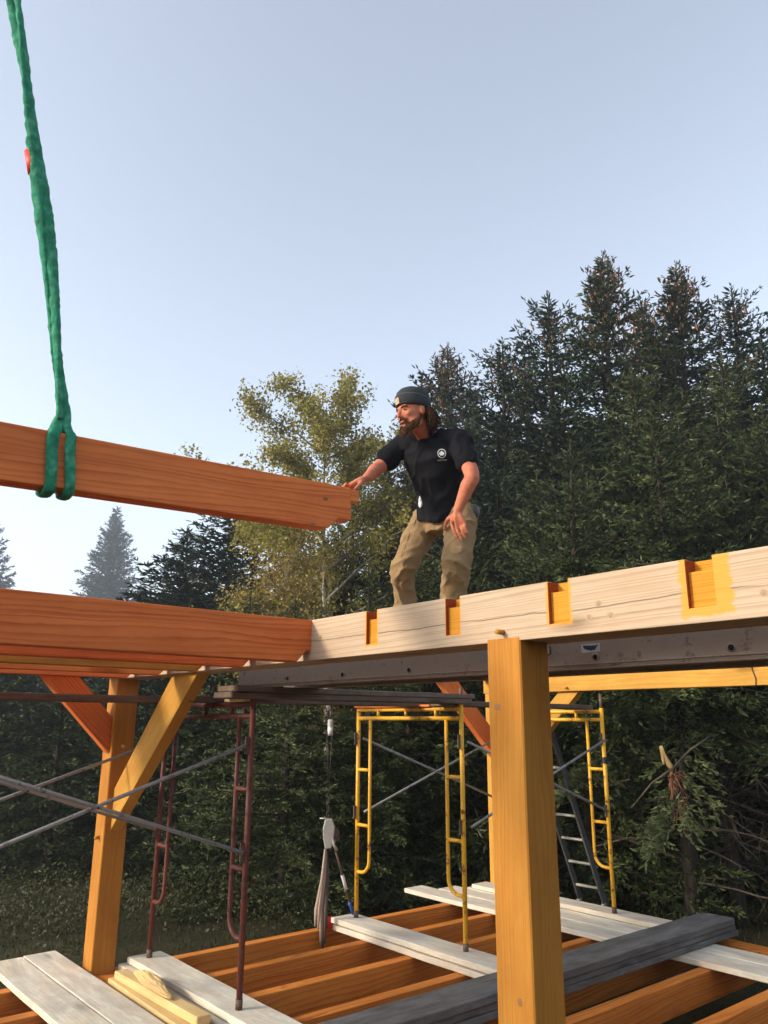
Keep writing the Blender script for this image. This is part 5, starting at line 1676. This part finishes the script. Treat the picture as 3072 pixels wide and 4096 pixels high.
cuff = mk("cuff", V, F, M['beanie'], cap, None, True)
V, F = revolve([(0.0815, 0.0925, 0.1125, -0.002), (0.0845, 0.0922, 0.1122, -0.002), (0.0865, 0.0905, 0.1105, -0.002)], slope=0.20)
mk("cuff_edge", V, F, M['beanie_seam'], cap, None, True)
# tan square patch with a gold mark on the cuff, front
def on_cuff(a, u, out=0.0):
    f = (0.1155 + out) * math.sin(a)
    return H((0.0945 + out) * math.cos(a), -0.012 + f, u + 0.20 * f)
A0 = math.pi / 2
def patch_grid(name, a0, a1, u0, u1, out, mat, par, n=4):
    V = [on_cuff(a0 + (a1 - a0) * i / n, u0 + (u1 - u0) * j, out) for j in (0, 1) for i in range(n + 1)]
    V += [on_cuff(a0 + (a1 - a0) * i / n, u0 + (u1 - u0) * j, out - 0.002) for j in (0, 1) for i in range(n + 1)]
    F = [(i, i + 1, n + 2 + i, n + 1 + i) for i in range(n)]
    m_ = 2 * (n + 1)
    F += [(i, m_ + i, m_ + i + 1, i + 1) for i in range(n)] + [(n + 1 + i, n + 2 + i, m_ + n + 2 + i, m_ + n + 1 + i) for i in range(n)] + [(0, n + 1, m_ + n + 1, m_), (n, m_ + n, m_ + 2 * n + 1, 2 * n + 1)]
    return mk(name, V, F, mat, par)
pa = A0 - 0.02
patch = patch_grid("patch", pa - 0.19, pa + 0.19, 0.024, 0.062, 0.0035, M['patch'], cap)
pc_, pu = pa + 0.0, 0.046
ring_v = []
for r_ in (0.55, 1.0):
    for k in range(15):
        q = math.radians(50 + 260 * k / 14)
        ring_v.append(on_cuff(pc_ - 0.10 * r_ * math.cos(q) * 1.0, pu + 0.011 * r_ * math.sin(q), 0.0052))
mk("patch_mark", ring_v, [(i, i + 1, 16 + i, 15 + i) for i in range(14)], M['patch_mark'], patch)

# --- eyes, lips
for s in (-1, 1):
    V, F = hball(0.031 * s, 0.0795, 0.004, 0.0125, 0.0095, 0.0058)
    e = mk("eye", V, F, M['eye_white'], man, None, True)
    V, F = hball(0.031 * s - 0.002, 0.0885, 0.004, 0.0055, 0.003, 0.0055)
    mk("iris", V, F, M['eye_dark'], e, None, True)
    V, F = limb([H(0.014 * s, 0.093, 0.020), H(0.032 * s, 0.0915, 0.0255), H(0.052 * s, 0.078, 0.019)], [0.004, 0.005, 0.003], 4, 8)
    mk("eyebrow", V, F, M['beard'], man, None, True)
V, F = limb([H(-0.020, 0.092, -0.064), H(0, 0.0985, -0.0655), H(0.020, 0.092, -0.064)], [0.004, 0.0055, 0.004], 4, 8)
mk("lip", V, F, M['lip'], man, None, True)
V, F = limb([H(-0.018, 0.093, -0.0565), H(0, 0.0985, -0.056), H(0.018, 0.093, -0.0565)], [0.0022, 0.0028, 0.0022], 4, 8)
mk("mouth_gap", V, F, M['eye_dark'], man, None, True)

# --- beard and hair: strand bundles on a soft core
rgh = np.random.default_rng(4)
def strands(name, gens, mat, core, par, wave=0.4):
    polys, rads = [], []
    for s, e, bow, r in gens:
        w = np.linspace(0, 1, 6)[:, None]
        s, e, bow = np.array(s), np.array(e), np.array(bow)
        wv = np.sin(w * 9.0 + rgh.uniform(0, 6)) * 0.0035 * wave
        P = s * (1 - w) + e * w + bow * (4 * w * (1 - w)) + wv * unit(rgh.normal(size=(1, 3))) + np.cumsum(rgh.normal(size=(6, 3)), 0) * 0.0025
        polys.append(P); rads.append(r * np.array([0.7, 1.0, 1.0, 0.9, 0.7, 0.25]))
    V, Q = tubes_np(polys, rads, 5)
    o = len(V)
    VV = [V]; QQ = [Q]; tris = []
    me = mesh_np(name, V, Q, [mat])
    me.polygons.foreach_set("use_smooth", [True] * len(me.polygons))
    ob = link(bpy.data.objects.new(name, me), None, par)
    if core:
        fuse(name + "_core", core, 0.006, 2, mat, ob)
    return ob
g = []
for i in range(520):
    a = rgh.uniform(-1.25, 1.25)
    up0 = -0.062 - 0.036 * (1 - abs(a) / 1.25) + rgh.uniform(-0.016, 0.008)
    rx, rf = 0.070, 0.076
    s = H(rx * math.sin(a), 0.004 + rf * math.cos(a), up0)
    ln = rgh.uniform(0.022, 0.050) * (0.75 + 0.35 * math.cos(a))
    e = s + HU * -ln + HF * (0.016 * math.cos(a)) + HX * (0.012 * math.sin(a))
    g.append((s, e, HF * rgh.normal() * 0.004 + HX * rgh.normal() * 0.004, rgh.uniform(0.0016, 0.003)))
for i in range(44):   # moustache
    sg = rgh.choice([-1, 1])
    s = H(sg * rgh.uniform(0.002, 0.012), 0.0965, -0.046); e = H(sg * rgh.uniform(0.022, 0.034), 0.079, -0.060 - rgh.uniform(0, 0.014))
    g.append((s, e, HF * 0.005, 0.0022))
core = [limb([H(-0.066, 0.000, -0.040), H(-0.060, 0.030, -0.085), H(-0.030, 0.066, -0.112), H(0, 0.070, -0.112), H(0.030, 0.066, -0.112), H(0.060, 0.030, -0.085), H(0.066, 0.000, -0.040)], [0.008, 0.013, 0.018, 0.022, 0.018, 0.013, 0.008], 4, 12)]
strands("beard", g, M['beard'], core, man)
g = []
for i in range(420):
    a = rgh.uniform(1.86, 2 * math.pi - 1.86)          # round the back from ear to ear
    rx, rf = 0.084, 0.100
    s = H(rx * math.sin(a), -0.012 + rf * math.cos(a), 0.015 + rgh.uniform(-0.01, 0.02) - 0.02 * max(0, -math.cos(a)))
    ln = rgh.uniform(0.07, 0.15)
    outv = HX * math.sin(a) * 0.6 + HF * math.cos(a)
    e = s + Vector((0, 0, -1)) * ln + outv * rgh.uniform(0.0, 0.05) + Vector((rgh.normal() * 0.016, rgh.normal() * 0.012, 0))
    g.append((s, e, outv * rgh.uniform(0.0, 0.02) + Vector((rgh.normal(), rgh.normal(), 0)) * 0.012, rgh.uniform(0.0016, 0.0032)))
core = [limb([H(0.072, -0.055, 0.0), H(0.078, -0.062, -0.06), H(0.078, -0.065, -0.11)], [0.014, 0.018, 0.010], 4, 12), limb([H(-0.072, -0.055, 0.0), H(-0.078, -0.062, -0.06), H(-0.076, -0.06, -0.10)], [0.014, 0.018, 0.010], 4, 12),
        limb([H(0.0, -0.085, 0.0), H(0, -0.10, -0.07), H(0, -0.095, -0.12)], [0.04, 0.04, 0.03], 4, 14)]
strands("hair", g, M['hair'], core, man, 1.6)

# --- printed emblem on the chest (his left), badge at the waist, pouch at the hip
def project_to(obj, pts, off):
    dg = bpy.context.evaluated_depsgraph_get()
    from mathutils.bvhtree import BVHTree
    me = obj.data
    bvh = BVHTree.FromPolygons([v.co[:] for v in me.vertices], [p.vertices[:] for p in me.polygons])
    out = []
    for p in pts:
        d = (p - Vector((0, 0, CAMZ))).normalized()
        hit = bvh.ray_cast(Vector((0, 0, CAMZ)), d)
        hpt = hit[0] if hit[0] is not None else p
        nn = hit[1] if hit[0] is not None else -d
        if nn.dot(d) > 0: nn = -nn
        out.append(hpt + nn * off)
    return out
ecx, ecy = 1767, 1814
def E2(x, y):      # emblem plane: x right, y down, in emblem units; slightly tilted
    return J(ecx + x * 17 + y * 0.6, ecy + y * 18 - x * 1.0, 3.0)
pts = []
N_ = 28
for r_ in (0.84, 1.0):
    pts += [E2(r_ * math.cos(2 * math.pi * k / N_), r_ * math.sin(2 * math.pi * k / N_)) for k in range(N_)]
mk("emblem_ring", project_to(shirt_o, pts, 0.003), [(k, (k + 1) % N_, N_ + (k + 1) % N_, N_ + k) for k in range(N_)], M['print'], shirt_o)
leaf = [(0, .66), (.05, .42), (.40, .50), (.34, .34), (.66, .12), (.54, .02), (.60, -.28), (.38, -.24), (.34, -.36), (.18, -.20), (.20, -.52), (.10, -.46), (0, -.68), (-.10, -.46), (-.20, -.52), (-.18, -.20), (-.34, -.36), (-.38, -.24), (-.60, -.28), (-.54, .02), (-.66, .12), (-.34, .34), (-.40, .50), (-.05, .42)]
lp = project_to(shirt_o, [E2(0, 0)] + [E2(x, y) for x, y in leaf], 0.003)
nl_ = len(leaf)
mk("emblem_leaf", lp, [(0, 1 + i, 1 + (i + 1) % nl_) for i in range(nl_)], M['print'], shirt_o)
cu = bpy.data.curves.new("txt", 'FONT'); cu.body = "NYC Parks"; cu.size = 1.0; cu.align_x = 'CENTER'; cu.align_y = 'CENTER'
tob = bpy.data.objects.new("txt", cu); COL.objects.link(tob)
dg = bpy.context.evaluated_depsgraph_get()
tm_ = bpy.data.meshes.new_from_object(tob.evaluated_get(dg))
bpy.data.objects.remove(tob); bpy.data.curves.remove(cu)
xs_ = [v.co.x for v in tm_.vertices]; wtxt = max(xs_) - min(xs_)
tv = project_to(shirt_o, [E2(v.co.x / wtxt * 2.1 + 0.05, 1.45 - v.co.y / wtxt * 2.3) for v in tm_.vertices], 0.003)
mk("emblem_text", tv, [tuple(p.vertices) for p in tm_.polygons], M['print'], shirt_o)
bpy.data.meshes.remove(tm_)
bc = project_to(shirt_o, [J(1684, 2014, 3.16)], 0.004)[0]
V, F = ball(bc, (0.016, 0.010, 0.027), 14, 10); mk("waist_badge", V, F, M['badge'], trousers, None, True)
V, F = limb([bc + Vector((0.0, 0, 0.05)), bc + Vector((0, 0, 0.02))], [0.006, 0.013], 3, 10); mk("badge_strap", V, F, M['badge'], trousers, None, True)
pc2 = J(1899, 2045, 3.30)
V, F = ball(pc2, (0.022, 0.04, 0.045), 14, 10); mk("hip_pouch", V, F, M['dark_steel'], trousers, None, True)
